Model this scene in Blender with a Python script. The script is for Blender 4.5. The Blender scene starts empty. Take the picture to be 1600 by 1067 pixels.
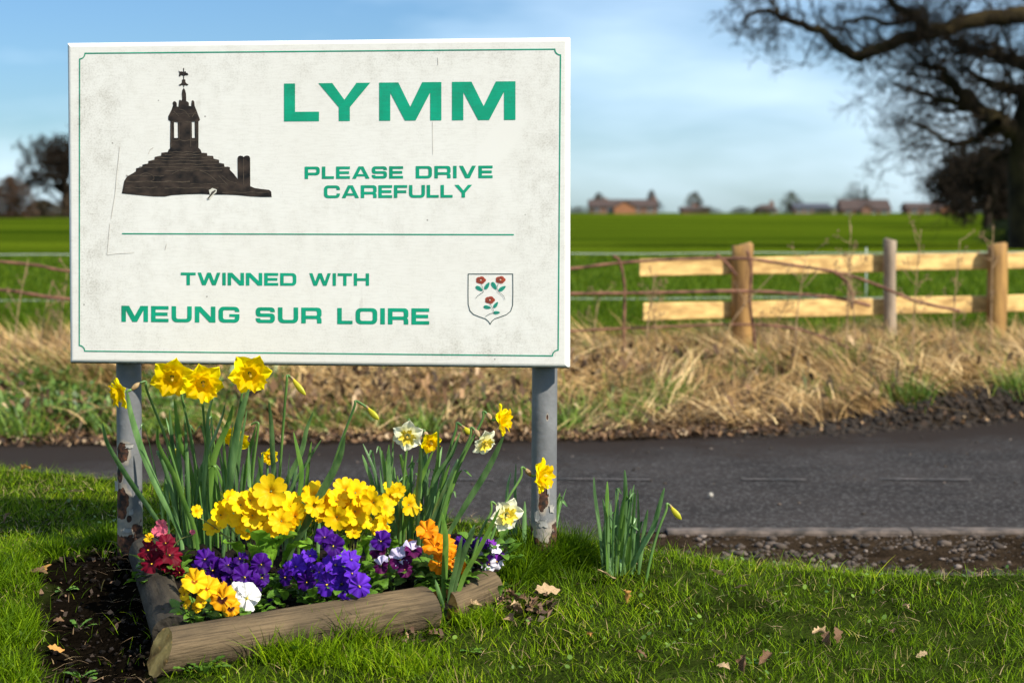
import bpy, math, random
import numpy as np
from mathutils import Vector, Matrix, Quaternion, noise
from mathutils.geometry import tessellate_polygon
R = math.radians
rnd = random.Random(7)
rng = np.random.default_rng(11)
scene = bpy.context.scene
COL = scene.collection

# ------------------------------------------------------------------ camera, sky, sun
EYE = 0.84
LENS = 65.0
FPX = LENS / 36.0 * 1600.0
PPY = 443.5                                   # the lens is shifted a little, as in a cropped frame
PITCH = math.atan((PPY - 332.0) / FPX)
cam_d = bpy.data.cameras.new('camera'); cam = bpy.data.objects.new('camera', cam_d); COL.objects.link(cam)
cam.location = (0, 0, EYE); cam.rotation_euler = (math.pi / 2 - PITCH, 0, 0)
cam_d.lens = LENS; cam_d.sensor_width = 36.0; cam_d.shift_y = -(533.5 - PPY) / 1600.0
cam_d.clip_start = 0.05; cam_d.clip_end = 6000
cam_d.dof.use_dof = True; cam_d.dof.focus_distance = 4.25; cam_d.dof.aperture_fstop = 4.6
scene.camera = cam

SUN_AZ, SUN_EL = 50.0, 40.0                   # degrees right of straight behind the camera; elevation
sd = Vector((math.sin(R(SUN_AZ)) * math.cos(R(SUN_EL)), -math.cos(R(SUN_AZ)) * math.cos(R(SUN_EL)), math.sin(R(SUN_EL))))
sun_d = bpy.data.lights.new('sun', 'SUN'); sun = bpy.data.objects.new('sun', sun_d); COL.objects.link(sun)
sun_d.energy = 5.0; sun_d.angle = R(0.5); sun_d.color = (1.0, 0.92, 0.78)
sun.rotation_euler = sd.to_track_quat('Z', 'Y').to_euler(); sun.location = sd * 40

world = bpy.data.worlds.new('World'); scene.world = world; world.use_nodes = True
nt = world.node_tree; nt.nodes.clear()
wo = nt.nodes.new('ShaderNodeOutputWorld'); bg = nt.nodes.new('ShaderNodeBackground')
sky = nt.nodes.new('ShaderNodeTexSky'); sky.sky_type = 'NISHITA'; sky.sun_disc = False
sky.sun_elevation = R(SUN_EL); sky.sun_rotation = R(180 - SUN_AZ)
sky.altitude = 50; sky.air_density = 1.0; sky.dust_density = 0.35; sky.ozone_density = 2.2
tc = nt.nodes.new('ShaderNodeTexCoord'); mp = nt.nodes.new('ShaderNodeMapping')
mp.inputs['Scale'].default_value = (1.1, 1.1, 4.2); mp.inputs['Location'].default_value = (0.35, 0.0, 0.55)
nz = nt.nodes.new('ShaderNodeTexNoise'); nz.inputs['Scale'].default_value = 2.6; nz.inputs['Detail'].default_value = 5; nz.inputs['Roughness'].default_value = 0.5
cr = nt.nodes.new('ShaderNodeValToRGB'); cr.color_ramp.elements[0].position = 0.38; cr.color_ramp.elements[0].color = (0, 0, 0, 1)
cr.color_ramp.elements[1].position = 0.68; cr.color_ramp.elements[1].color = (0.75, 0.75, 0.75, 1)
mx = nt.nodes.new('ShaderNodeMix'); mx.data_type = 'RGBA'
mx.inputs['B'].default_value = (12.6, 15.4, 18.0, 1)
tint = nt.nodes.new('ShaderNodeMix'); tint.data_type = 'RGBA'; tint.blend_type = 'MULTIPLY'; tint.inputs['Factor'].default_value = 1.0
tint.inputs['B'].default_value = (0.70, 0.98, 1.30, 1)
L = nt.links.new
L(tc.outputs['Generated'], mp.inputs['Vector']); L(mp.outputs[0], nz.inputs['Vector']); L(nz.outputs[0], cr.inputs[0])
L(cr.outputs[0], mx.inputs['Factor']); L(sky.outputs[0], tint.inputs['A']); L(tint.outputs['Result'], mx.inputs['A']); L(mx.outputs['Result'], bg.inputs[0]); L(bg.outputs[0], wo.inputs[0])
bg.inputs[1].default_value = 0.060
vs = scene.view_settings; vs.view_transform = 'Standard'; vs.look = 'None'; vs.gamma = 1; vs.use_curve_mapping = False; vs.exposure = 0.58
scene.cycles.max_bounces = 8; scene.cycles.transparent_max_bounces = 8

# ------------------------------------------------------------------ helpers
def ray(px, py):
    xc = (px - 800.0) / FPX; zc = -(py - PPY) / FPX
    c, s = math.cos(PITCH), math.sin(PITCH)
    return Vector((xc, c + zc * s, -s + zc * c))
def pt(px, py, Y):
    d = ray(px, py); return Vector((0, 0, EYE)) + d * (Y / d.y)

def sstep(a, b, x):
    t = np.clip((x - a) / (b - a), 0, 1); return t * t * (3 - 2 * t)
CX = [-60, -1.9, -1.3, -0.4, 0.0, 0.13, 0.36, 0.8, 1.4, 2.2, 60]
CY = [6.2, 6.1, 5.85, 5.2, 4.95, 4.72, 4.56, 4.50, 4.46, 4.44, 4.44]
def crest(x): return np.interp(x, CX, CY)
def road_near(x): return np.interp(x, [-60, 0.2, 0.5, 3, 60], [6.55, 6.6, 6.9, 6.92, 7.0])
def road_far(x): return np.interp(x, [-60, -2.8, 0.3, 1.8, 2.9, 8, 60], [9.4, 9.42, 9.6, 10.0, 10.6, 11.6, 12.5])
def lump(x, y, s, seed=0.0):
    return (np.sin(x * s + 1.3 + seed) * np.sin(y * s * 1.17 + 0.7 + seed * 2) + 0.5 * np.sin(x * s * 2.3 + y * s * 1.9 + seed) + 0.35 * np.sin(x * s * 4.1 - y * s * 3.7 + 2 + seed)) / 1.85
def hgt(x, y):
    x = np.asarray(x, float); y = np.asarray(y, float)
    near = -0.15 * np.clip(4.45 - y, 0, 3.0) - 0.05 * sstep(0.2, 1.0, x) * np.ones_like(y)
    c = crest(x)
    near = near - 0.055 * np.exp(-(((x + .95 + .25 * (y - 4.05)) / .12) ** 2) ** 1.5 - ((y - 4.0) / .40) ** 4)        # hollow beside the bed, ground sunk to put it in shade
    near = near + 0.012 * lump(x, y, 5.0) * (1 - sstep(c, c + .3, y))
    near = near * np.clip((y + 20) / 22, 0.2, 1)
    low = -0.36 + 0.10 * sstep(6.2, 5.4, y) * sstep(0.2, 0.6, x)
    z = near + (low - near) * sstep(c - 0.05, c + 0.75, y)
    rf = road_far(x)
    bank = -0.36 + 0.17 * sstep(rf + .05, rf + 2.4, y) + 0.035 * lump(x, y, 3.1, 1.0) * sstep(rf, rf + .5, y) * (1 - sstep(13.5, 15, y))
    bank = bank + 0.13 * sstep(1.7, 2.5, x) * sstep(rf - .02, rf + .25, y) * (1 - sstep(rf + .4, rf + 1.4, y))
    bank = bank + 0.16 * sstep(13.2, 15.5, y) + 0.5 * sstep(20, 460, y)
    return np.where(y > rf, bank, z)
def H(x, y): return float(hgt(x, y))
def gp(px, py, extra=0.0):
    d = ray(px, py); Y = 2.6
    while Y < 60:
        x = d.x / d.y * Y; z = EYE + d.z / d.y * Y
        if z <= H(x, Y) + extra: return Vector((x, Y, z))
        Y += 0.01
    return Vector((x, Y, z))

def new_obj(name, me, parent=None, mat=None):
    o = bpy.data.objects.new(name, me); COL.objects.link(o)
    if mat is not None and me is not None and len(me.materials) == 0:
        for m_ in (mat if isinstance(mat, (list, tuple)) else [mat]): me.materials.append(m_)
    if parent is not None: o.parent = parent
    return o
def tag(o, label=None, cat=None, group=None, kind=None):
    if label: o['label'] = label
    if cat: o['category'] = cat
    if group: o['group'] = group
    if kind: o['kind'] = kind
    return o
def thing(name, label, cat, loc=(0, 0, 0), rz=0.0, group=None):
    o = bpy.data.objects.new(name, None); COL.objects.link(o); o.empty_display_size = .05
    o.location = loc; o.rotation_euler = (0, 0, rz)
    return tag(o, label, cat, group)

class MB:
    def __init__(s): s.v = []; s.f = []; s.m = []
    def add(s, vs_, fs, mi=0):
        b = len(s.v); s.v += [tuple(v) for v in vs_]; s.f += [tuple(b + i for i in f) for f in fs]; s.m += [mi] * len(fs); return s
    def box(s, x0, x1, y0, y1, z0, z1, mi=0):
        return s.add([(x0,y0,z0),(x1,y0,z0),(x1,y1,z0),(x0,y1,z0),(x0,y0,z1),(x1,y0,z1),(x1,y1,z1),(x0,y1,z1)],
                     [(0,3,2,1),(4,5,6,7),(0,1,5,4),(1,2,6,5),(2,3,7,6),(3,0,4,7)], mi)
    def tube(s, pts, rad, n=8, cap=True, mi=0):
        pts = [Vector(p) for p in pts]; k = len(pts)
        if not hasattr(rad, '__len__'): rad = [rad] * k
        vs_ = []; ref = None
        for i, p in enumerate(pts):
            t = (pts[min(i+1, k-1)] - pts[max(i-1, 0)])
            t = t.normalized() if t.length > 1e-9 else Vector((0, 0, 1))
            if ref is None: ref = t.orthogonal().normalized()
            a = ref - t * ref.dot(t); a = a.normalized() if a.length > 1e-6 else t.orthogonal().normalized()
            ref = a; b = t.cross(a)
            for j in range(n):
                an = 2 * math.pi * j / n
                vs_.append(p + (a * math.cos(an) + b * math.sin(an)) * rad[i])
        fs = [(i*n+j, i*n+(j+1) % n, (i+1)*n+(j+1) % n, (i+1)*n+j) for i in range(k-1) for j in range(n)]
        if cap: fs += [tuple(range(n-1, -1, -1)), tuple((k-1)*n + j for j in range(n))]
        return s.add(vs_, fs, mi)
    def mesh(s, name, mats=None, smooth=False, origin=(0, 0, 0)):
        me = bpy.data.meshes.new(name); ox, oy, oz = origin
        me.from_pydata([(a-ox, b-oy, c-oz) for a, b, c in s.v], [], s.f)
        if mats is not None:
            for m_ in (mats if isinstance(mats, (list, tuple)) else [mats]): me.materials.append(m_)
        if any(s.m): me.polygons.foreach_set('material_index', s.m)
        if smooth: me.polygons.foreach_set('use_smooth', [True] * len(s.f))
        me.update(); return me
    def build(s, name, mats, parent=None, smooth=False, origin=(0, 0, 0)):
        return new_obj(name, s.mesh(name, mats, smooth, origin), parent)
def crom(P, n=6):
    P = [Vector(p) for p in P]; Q = [P[0]*2 - P[1]] + P + [P[-1]*2 - P[-2]]; out = []
    for i in range(1, len(Q) - 2):
        a, b, c, d = Q[i-1], Q[i], Q[i+1], Q[i+2]
        for j in range(n):
            t = j / n
            out.append(0.5 * ((2*b) + (c-a)*t + (2*a-5*b+4*c-d)*t*t + (3*b-a-3*c+d)*t**3))
    out.append(P[-1]); return out

def mesh_np(name, V, T, mats=None, attr=None, smooth=False):
    me = bpy.data.meshes.new(name); V = np.ascontiguousarray(V, np.float32); T = np.ascontiguousarray(T, np.int32)
    me.vertices.add(len(V)); me.vertices.foreach_set('co', V.ravel())
    k = T.shape[1]
    me.loops.add(T.size); me.loops.foreach_set('vertex_index', T.ravel())
    me.polygons.add(len(T)); me.polygons.foreach_set('loop_start', np.arange(0, T.size, k, dtype=np.int32))
    me.polygons.foreach_set('loop_total', np.full(len(T), k, np.int32))
    if smooth: me.polygons.foreach_set('use_smooth', np.ones(len(T), bool))
    for nm, a in (attr or {}).items():
        if a.ndim == 1:
            at = me.attributes.new(nm, 'FLOAT', 'POINT'); at.data.foreach_set('value', a.astype(np.float32))
        else:
            at = me.attributes.new(nm, 'FLOAT_COLOR', 'POINT'); at.data.foreach_set('color', np.c_[a, np.ones(len(a))].astype(np.float32).ravel())
    me.update(calc_edges=True)
    if mats is not None:
        for m_ in (mats if isinstance(mats, (list, tuple)) else [mats]): me.materials.append(m_)
    return me
def blades(base, az, length, width, lean, bend, face=None, segs=3):
    """grass blades as thin curved strips: base (N,3), all the rest (N,)"""
    N = len(base); az2 = rng.uniform(0, 2*np.pi, N) if face is None else face
    ld = np.c_[np.cos(az), np.sin(az), np.zeros(N)]; wd = np.c_[np.cos(az2), np.sin(az2), np.zeros(N)]
    rows = []
    for i in range(segs + 1):
        t = i / segs
        c = base + ld * (length * (lean * t + bend * t * t))[:, None] + np.array([0, 0, 1.0]) * (length * (t - 0.55 * bend * t * t))[:, None]
        if i < segs:
            w = (width * (1 - t) ** 0.6 * (0.75 + 0.5 * min(t * 3, 0.5)))[:, None]
            rows += [c - wd * w * .5, c + wd * w * .5]
        else: rows.append(c)
    K = 2 * segs + 1
    V = np.stack(rows, 1).reshape(-1, 3)
    tri = []
    for i in range(segs - 1):
        a = 2 * i; tri += [(a, a+1, a+3), (a, a+3, a+2)]
    tri.append((K-3, K-2, K-1)); tri = np.array(tri)
    T = (np.arange(N)[:, None, None] * K + tri[None]).reshape(-1, 3)
    tt = np.tile(np.array([i / segs for i in range(segs) for _ in (0, 1)] + [1.0]), N)
    return V, T, K, tt

# ------------------------------------------------------------------ materials
def M(name, c1, c2=None, scale=8.0, rough=0.7, bump=0.0, bscale=None, trans=0.0, stretch=(1, 1, 1), detail=4.0,
      lo=0.35, hi=0.65, spec=0.5, attr=None, ramp=None, hsv=None):
    m = bpy.data.materials.new(name); m.use_nodes = True; t = m.node_tree; n = t.nodes; l = t.links.new
    b = n['Principled BSDF']; b.inputs['Roughness'].default_value = rough; b.inputs['Specular IOR Level'].default_value = spec
    m['b'] = 0
    tcn = n.new('ShaderNodeTexCoord'); mpn = n.new('ShaderNodeMapping'); mpn.inputs['Scale'].default_value = stretch
    l(tcn.outputs['Object'], mpn.inputs['Vector'])
    no = n.new('ShaderNodeTexNoise'); no.inputs['Scale'].default_value = scale; no.inputs['Detail'].default_value = detail
    l(mpn.outputs[0], no.inputs['Vector'])
    rp = n.new('ShaderNodeValToRGB'); e = rp.color_ramp.elements
    stops = ramp or [(lo, c1), (hi, c2 or c1)]
    e[0].position, e[0].color = stops[0][0], (*stops[0][1], 1)
    e[1].position, e[1].color = stops[-1][0], (*stops[-1][1], 1)
    for p_, c_ in stops[1:-1]:
        q = e.new(p_); q.color = (*c_, 1)
    if attr:
        at = n.new('ShaderNodeAttribute'); at.attribute_name = attr; l(at.outputs['Fac'], rp.inputs[0])
    else: l(no.outputs[0], rp.inputs[0])
    l(rp.outputs[0], b.inputs['Base Color'])
    if bump:
        nb = n.new('ShaderNodeTexNoise'); nb.inputs['Scale'].default_value = bscale or scale * 3; nb.inputs['Detail'].default_value = 5
        l(mpn.outputs[0], nb.inputs['Vector'])
        bp = n.new('ShaderNodeBump'); bp.inputs['Strength'].default_value = 1.0; bp.inputs['Distance'].default_value = bump
        l(nb.outputs[0], bp.inputs['Height']); l(bp.outputs[0], b.inputs['Normal'])
    if trans:
        tr = n.new('ShaderNodeBsdfTranslucent'); ms = n.new('ShaderNodeMixShader'); ms.inputs[0].default_value = trans
        l(rp.outputs[0], tr.inputs[0]); l(b.outputs[0], ms.inputs[1]); l(tr.outputs[0], ms.inputs[2]); l(ms.outputs[0], n['Material Output'].inputs[0])
    return m
def nodes(m): return m.node_tree.nodes, m.node_tree.links.new, m.node_tree.nodes['Principled BSDF']

# ------------------------------------------------------------------ the ground, one sheet to the horizon
def axis(lo, a, b, hi, st, g=1.35):
    mid = list(np.arange(a, b + 1e-6, st)); s = st; x = b; out = []
    while x < hi: s *= g; x += s; out.append(x)
    s = st; x = a; pre = []
    while x > lo: s *= g; x -= s; pre.append(x)
    return np.array(pre[::-1] + mid + out)
gx = axis(-1800, -3.4, 4.4, 1800, 0.06); gy = axis(-300, 2.6, 16.0, 3000, 0.05, 1.12)
X, Y = np.meshgrid(gx, gy); Z = hgt(X, Y)
Z = Z + 0.006 * np.sin(X * 31 + np.sin(Y * 23)) * np.sin(Y * 37 + np.sin(X * 19)) * (1 - sstep(12, 16, Y)) * (Y > 2.5)
V = np.c_[X.ravel(), Y.ravel(), Z.ravel()]
nx, ny = len(gx), len(gy); i0 = (np.arange(ny - 1)[:, None] * nx + np.arange(nx - 1)[None]).ravel()
Tq = np.c_[i0, i0 + 1, i0 + nx + 1, i0 + nx]
c = crest(X); rn = road_near(X); rf = road_far(X)
def mixc(A, B, t): return A * (1 - t[..., None]) + np.array(B) * t[..., None]
colr = np.zeros(X.shape + (3,)) + np.array((0.020, 0.030, 0.005))
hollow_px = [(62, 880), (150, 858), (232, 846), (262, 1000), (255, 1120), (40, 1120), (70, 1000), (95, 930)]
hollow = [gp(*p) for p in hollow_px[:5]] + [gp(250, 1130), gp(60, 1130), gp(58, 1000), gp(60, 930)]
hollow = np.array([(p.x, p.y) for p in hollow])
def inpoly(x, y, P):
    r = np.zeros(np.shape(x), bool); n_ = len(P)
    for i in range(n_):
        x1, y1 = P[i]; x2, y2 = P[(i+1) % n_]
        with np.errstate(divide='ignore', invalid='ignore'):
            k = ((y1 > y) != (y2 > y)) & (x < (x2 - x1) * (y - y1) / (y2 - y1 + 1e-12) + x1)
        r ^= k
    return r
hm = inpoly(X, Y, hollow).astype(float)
colr = mixc(colr, (0.004, 0.003, 0.002), hm)  # dark bare soil, with the hollow's shade mixed into its colour
colr = mixc(colr, (0.032, 0.022, 0.014), sstep(c + .15, c + .6, Y) * sstep(0.0, .4, X))                      # stony shoulder
colr = mixc(colr, (0.028, 0.020, 0.013), sstep(c + .1, c + .4, Y) * (1 - sstep(0.0, .4, X)))
colr = mixc(colr, (0.022, 0.016, 0.011), sstep(rf - .3, rf, Y))
colr = mixc(colr, (0.045, 0.030, 0.014), sstep(rf + .35, rf + .8, Y))
colr = mixc(colr, (0.060, 0.098, 0.006), sstep(12.8, 13.6, Y))
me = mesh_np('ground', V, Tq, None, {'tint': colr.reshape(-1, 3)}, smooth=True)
gm = M('ground_soil', (1, 1, 1), scale=6, rough=0.95, bump=0.02, bscale=55, spec=0.0)
n, l, b = nodes(gm)
at = n.new('ShaderNodeAttribute'); at.attribute_name = 'tint'
geo = n.new('ShaderNodeNewGeometry'); sep = n.new('ShaderNodeSeparateXYZ'); l(geo.outputs['Position'], sep.inputs[0])
n1 = n.new('ShaderNodeTexNoise'); n1.inputs['Scale'].default_value = 9; n1.inputs['Detail'].default_value = 6; l(geo.outputs['Position'], n1.inputs['Vector'])
r1 = n.new('ShaderNodeMapRange'); r1.inputs[1].default_value = .3; r1.inputs[2].default_value = .7; r1.inputs[3].default_value = .55; r1.inputs[4].default_value = 1.5; l(n1.outputs[0], r1.inputs[0])
# field bands: crop tone strips along the rows, dark ones painted for tree shadows
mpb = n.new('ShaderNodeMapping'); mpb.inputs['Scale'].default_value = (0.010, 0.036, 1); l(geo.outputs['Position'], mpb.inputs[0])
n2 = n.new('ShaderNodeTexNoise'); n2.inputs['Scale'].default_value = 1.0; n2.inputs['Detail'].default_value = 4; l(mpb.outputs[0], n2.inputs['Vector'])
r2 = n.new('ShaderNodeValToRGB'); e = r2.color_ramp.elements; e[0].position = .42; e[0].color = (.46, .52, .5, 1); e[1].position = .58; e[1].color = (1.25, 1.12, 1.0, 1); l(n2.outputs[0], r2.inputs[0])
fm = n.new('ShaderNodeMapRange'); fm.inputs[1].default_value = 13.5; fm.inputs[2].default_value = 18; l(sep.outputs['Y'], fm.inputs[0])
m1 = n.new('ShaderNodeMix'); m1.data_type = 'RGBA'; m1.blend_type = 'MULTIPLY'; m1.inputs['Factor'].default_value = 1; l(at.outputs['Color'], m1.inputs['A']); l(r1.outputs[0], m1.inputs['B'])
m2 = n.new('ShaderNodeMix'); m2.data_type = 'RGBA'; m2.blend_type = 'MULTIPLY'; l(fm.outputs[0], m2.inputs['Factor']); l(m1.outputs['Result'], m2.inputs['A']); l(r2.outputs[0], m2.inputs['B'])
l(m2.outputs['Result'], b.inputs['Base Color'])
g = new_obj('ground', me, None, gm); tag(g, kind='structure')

# road
rx = np.concatenate([np.linspace(-60, -4, 15)[:-1], np.arange(-4, 5, .05), np.linspace(5, 60, 15)])
rt = np.linspace(0, 1, 9); rv = []
wob = 0.035 * np.sin(rx * 7) + 0.03 * np.sin(rx * 17 + 1) + .02 * np.sin(rx * 41)
for k in rt:
    yy = road_near(rx) - .02 + (road_far(rx) + wob * (k > .99) - road_near(rx) + .04) * k
    rv.append(np.c_[rx, yy, -0.36 + 0.006 + 0.03 * np.sin(np.pi * k) + 0 * rx])
V = np.concatenate(rv); w_ = len(rx); i0 = (np.arange(8)[:, None] * w_ + np.arange(w_ - 1)[None]).ravel()
road_m = M('asphalt', (0.021, 0.018, 0.0165), (0.037, 0.0315, 0.029), scale=2.2, rough=0.85, spec=.12, bump=0.006, bscale=160, detail=8)
n, l, b = nodes(road_m)
geo = n.new('ShaderNodeNewGeometry'); vo = n.new('ShaderNodeTexVoronoi'); vo.inputs['Scale'].default_value = 90; l(geo.outputs['Position'], vo.inputs['Vector'])
lt = n.new('ShaderNodeMath'); lt.operation = 'GREATER_THAN'; lt.inputs[1].default_value = .78
sc_ = n.new('ShaderNodeSeparateColor'); l(vo.outputs['Color'], sc_.inputs[0]); l(sc_.outputs[0], lt.inputs[0])
mm = n.new('ShaderNodeMix'); mm.data_type = 'RGBA'; l(lt.outputs[0], mm.inputs['Factor']); src = b.inputs['Base Color'].links[0].from_socket
l(src, mm.inputs['A']); mm.inputs['B'].default_value = (.07, .066, .064, 1)
# brown mud washed along the far edge
sep = n.new('ShaderNodeSeparateXYZ'); l(geo.outputs['Position'], sep.inputs[0])
nz2 = n.new('ShaderNodeTexNoise'); nz2.inputs['Scale'].default_value = 3; nz2.inputs['Detail'].default_value = 6; l(geo.outputs['Position'], nz2.inputs['Vector'])
ad = n.new('ShaderNodeMath'); ad.operation = 'MULTIPLY_ADD'; ad.inputs[1].default_value = 1.6; l(nz2.outputs[0], ad.inputs[0]); l(sep.outputs['Y'], ad.inputs[2])
sl = n.new('ShaderNodeMath'); sl.operation = 'MULTIPLY_ADD'; sl.inputs[1].default_value = -.22; l(sep.outputs['X'], sl.inputs[0]); l(ad.outputs[0], sl.inputs[2])
mr = n.new('ShaderNodeMapRange'); mr.inputs[1].default_value = 9.2; mr.inputs[2].default_value = 10.0; l(sl.outputs[0], mr.inputs[0])
m3 = n.new('ShaderNodeMix'); m3.data_type = 'RGBA'; l(mr.outputs[0], m3.inputs['Factor']); l(mm.outputs['Result'], m3.inputs['A']); m3.inputs['B'].default_value = (.022, .015, .011, 1)
l(m3.outputs['Result'], b.inputs['Base Color'])
o = new_obj('road', mesh_np('road', V, np.c_[i0, i0+1, i0+w_+1, i0+w_], road_m, smooth=True)); tag(o, kind='structure')
# the worn pale seam along the tarmac
ml = M('seam_tar', (0.03, 0.028, 0.026), (0.13, 0.11, 0.10), scale=9, rough=.8)
sm = MB(); xs = np.arange(-1.0, 3.6, .04)
for i in range(len(xs) - 1):
    if lump(xs[i], 1.0, 9.0) < -.05: continue
    q = [(xs[i], 8.02 + .012 * math.sin(xs[i] * 9), 0), (xs[i+1], 8.02 + .012 * math.sin(xs[i+1] * 9), 0)]
    zz = -0.36 + .006 + .03 * math.sin(math.pi * (8.02 - 6.75) / 3.0) + .006
    sm.add([(q[0][0], q[0][1] - .012, zz), (q[1][0], q[1][1] - .012, zz), (q[1][0], q[1][1] + .012, zz), (q[0][0], q[0][1] + .012, zz)], [(0, 1, 2, 3)])
o = sm.build('road_seam', ml); tag(o, kind='structure')

# concrete edging, laid flat stones end to end
kerb_m = M('kerb_concrete', (0.035, 0.028, 0.023), (0.13, 0.10, 0.082), scale=16, rough=.9, bump=.004, bscale=70)
kerb = thing('kerb', 'pale concrete edging strip between the dark road and the stony shoulder', 'kerb', (0.6, 6.9, -0.35))
kx = 0.58; k_i = 0
while kx < 9:
    ln = 0.914; mb = MB(); y0 = float(road_near(kx + .4)) - .075 + rnd.uniform(-.006, .006)
    n_ = 10
    z1 = -0.36 + .020 + rnd.uniform(-.004, .004)
    for j in range(n_):
        xa, xb = kx + ln * j / n_, kx + ln * (j + 1) / n_ - (.008 if j == n_-1 else 0)
        ja, jb = [.004 * noise.noise(Vector((q * 11, 3, k_i))) for q in (xa, xb)]
        mb.add([(xa, y0 + ja, z1 - .008), (xb, y0 + jb, z1 - .008), (xb, y0 + .012, z1), (xa, y0 + .012, z1), (xb, y0 + .085, z1), (xa, y0 + .085, z1),
                (xa, y0 + ja, z1 - .1), (xb, y0 + jb, z1 - .1), (xb, y0 + .09, z1 - .1), (xa, y0 + .09, z1 - .1)],
               [(0, 1, 2, 3), (3, 2, 4, 5), (6, 7, 1, 0), (5, 4, 8, 9)] + ([(6, 0, 3, 5, 9)] if j == 0 else []) + ([(7, 8, 4, 2, 1)] if j == n_-1 else []))
    mb.build('kerb_stone', kerb_m, kerb, origin=kerb.location); kx += ln; k_i += 1

# gravel on the shoulder (one mass) and pebbles on the tarmac
def pebbles(name, P, size, mat, flat=.6):
    ico = [(0,0,-1),(.72,-.53,-.45),(-.28,-.85,-.45),(-.89,0,-.45),(-.28,.85,-.45),(.72,.53,-.45),(.28,-.85,.45),(-.72,-.53,.45),(-.72,.53,.45),(.28,.85,.45),(.89,0,.45),(0,0,1)]
    fc = [(0,1,2),(1,0,5),(0,2,3),(0,3,4),(0,4,5),(1,5,10),(2,1,6),(3,2,7),(4,3,8),(5,4,9),(1,10,6),(2,6,7),(3,7,8),(4,8,9),(5,9,10),(6,10,11),(7,6,11),(8,7,11),(9,8,11),(10,9,11)]
    N = len(P); B = np.array(ico)[None] * (1 + rng.uniform(-.25, .25, (N, 12, 1)))
    B = B * (size[:, None, None] * np.stack([rng.uniform(.7, 1.3, N), rng.uniform(.7, 1.3, N), rng.uniform(flat * .7, flat * 1.2, N)], 1)[:, None, :])
    a = rng.uniform(0, 6.28, N); ca, sa = np.cos(a)[:, None], np.sin(a)[:, None]
    B = np.stack([B[..., 0] * ca - B[..., 1] * sa, B[..., 0] * sa + B[..., 1] * ca, B[..., 2]], -1) + P[:, None, :]
    T = (np.arange(N)[:, None, None] * 12 + np.array(fc)[None]).reshape(-1, 3)
    return new_obj(name, mesh_np(name, B.reshape(-1, 3), T, mat, {'rnd': np.repeat(rng.random(N), 12)}))
gm2 = M('gravel_stone', (0.05, 0.04, 0.03), attr='rnd', ramp=[(0, (.018, .012, .008)), (.65, (.06, .043, .031)), (.93, (.12, .09, .07)), (1, (.22, .18, .155))], rough=.85)
N = 16000; x = rng.uniform(.3, 5.0, N); y = rng.uniform(5.2, 6.86, N); 
k = (y < road_near(x) - .09) & (rng.random(N) < .35 + .65 * sstep(-.3, .4, lump(x, y, 4.0))); x, y = x[k], y[k]
s = rng.gamma(1.7, .0034, len(x)).clip(.002, .026)
o = pebbles('gravel', np.c_[x, y, hgt(x, y) + s * .25], s, gm2); tag(o, kind='stuff', label='loose brown and grey gravel in front of the concrete edging', cat='gravel')
N = 260; x = rng.uniform(-1.2, 4.5, N); y = road_near(x) + .1 + rng.random(N) ** .8 * 2.7; s = rng.gamma(2, .0022, N).clip(.002, .009)
zr = -0.36 + .006 + .03 * np.sin(np.pi * ((y - road_near(x)) / (road_far(x) - road_near(x))).clip(0, 1))
o = pebbles('grit', np.c_[x, y, zr + s * .4], s, gm2); tag(o, kind='stuff', label='small pale grit scattered over the dark road', cat='grit')
p = pt(1110, 789, 7.55); sm_ = pebbles('stone', np.array([[0, 0, 0.0]]), np.array([.0155]), M('stone_pale', (.26, .24, .20), (.38, .35, .30), rough=.8), .85)
sm_.location = (p.x, p.y, -.36 + .006 + .024 + .012); tag(sm_, 'lone pale pebble lying out on the dark road', 'stone')

# ------------------------------------------------------------------ grass of the near verge
bedP = np.array([(-0.71, 3.79), (-0.18, 4.01), (-0.05, 4.20), (-0.02, 4.36), (-0.08, 4.49), (-0.90, 4.49)])
grass_m = M('grass_blade', (0, 0, 0), attr='rnd', ramp=[(0, (.022, .055, .002)), (.35, (.10, .190, .003)), (.7, (.25, .385, .005)), (.93, (.42, .46, .02)), (.97, (.45, .34, .14)), (1, (.5, .38, .2))], rough=.5, trans=.34, spec=.10)
def lawn(name, x, y, ln, wd, lean=.35, bend=.35, col=None, mat=None, segs=3, zoff=-.004, az=None):
    N = len(x); base = np.c_[x, y, hgt(x, y) + zoff]
    V, T, K, tt = blades(base, rng.uniform(0, 6.283, N) if az is None else az, ln, wd, rng.uniform(0, lean, N) if np.isscalar(lean) else lean, rng.uniform(0, bend, N) if np.isscalar(bend) else bend, segs=segs)
    r = rng.random(N) if col is None else col
    return new_obj(name, mesh_np(name, V, T, mat or grass_m, {'rnd': np.repeat(r, K)}))
N = 300000; x = rng.uniform(-2.6, 2.9, N); y = rng.uniform(3.2, 6.5, N)
k = (y < crest(x) + .32 - .20 * sstep(.3, .8, x) + .1 * lump(x, y, 7.)) & ~inpoly(x, y, bedP) & (~inpoly(x, y, hollow) | (rng.random(N) < .05))
far = sstep(4.6, 6.2, y); k &= rng.random(N) > .45 * far
patch = lump(x, y, 6.5, 2.0) + .5 * lump(x, y, 17.0, 4.0)
k &= rng.random(N) > .42 * sstep(.0, -.8, patch)
heap = gp(815, 955); heap2 = gp(620, 1000)
k &= ((x - heap.x) ** 2 / .07 ** 2 + (y - heap.y) ** 2 / .06 ** 2 > 1) | (rng.random(N) < .35)
k &= ((x - heap2.x) ** 2 / .08 ** 2 + (y - heap2.y) ** 2 / .03 ** 2 > 1) | (rng.random(N) < .2)
x, y, patch = x[k], y[k], patch[k]
px_dist = np.full(len(x), 9.0)
ln = rng.gamma(5, .0048, len(x)).clip(.009, .055) * (1 + .35 * patch)
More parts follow.
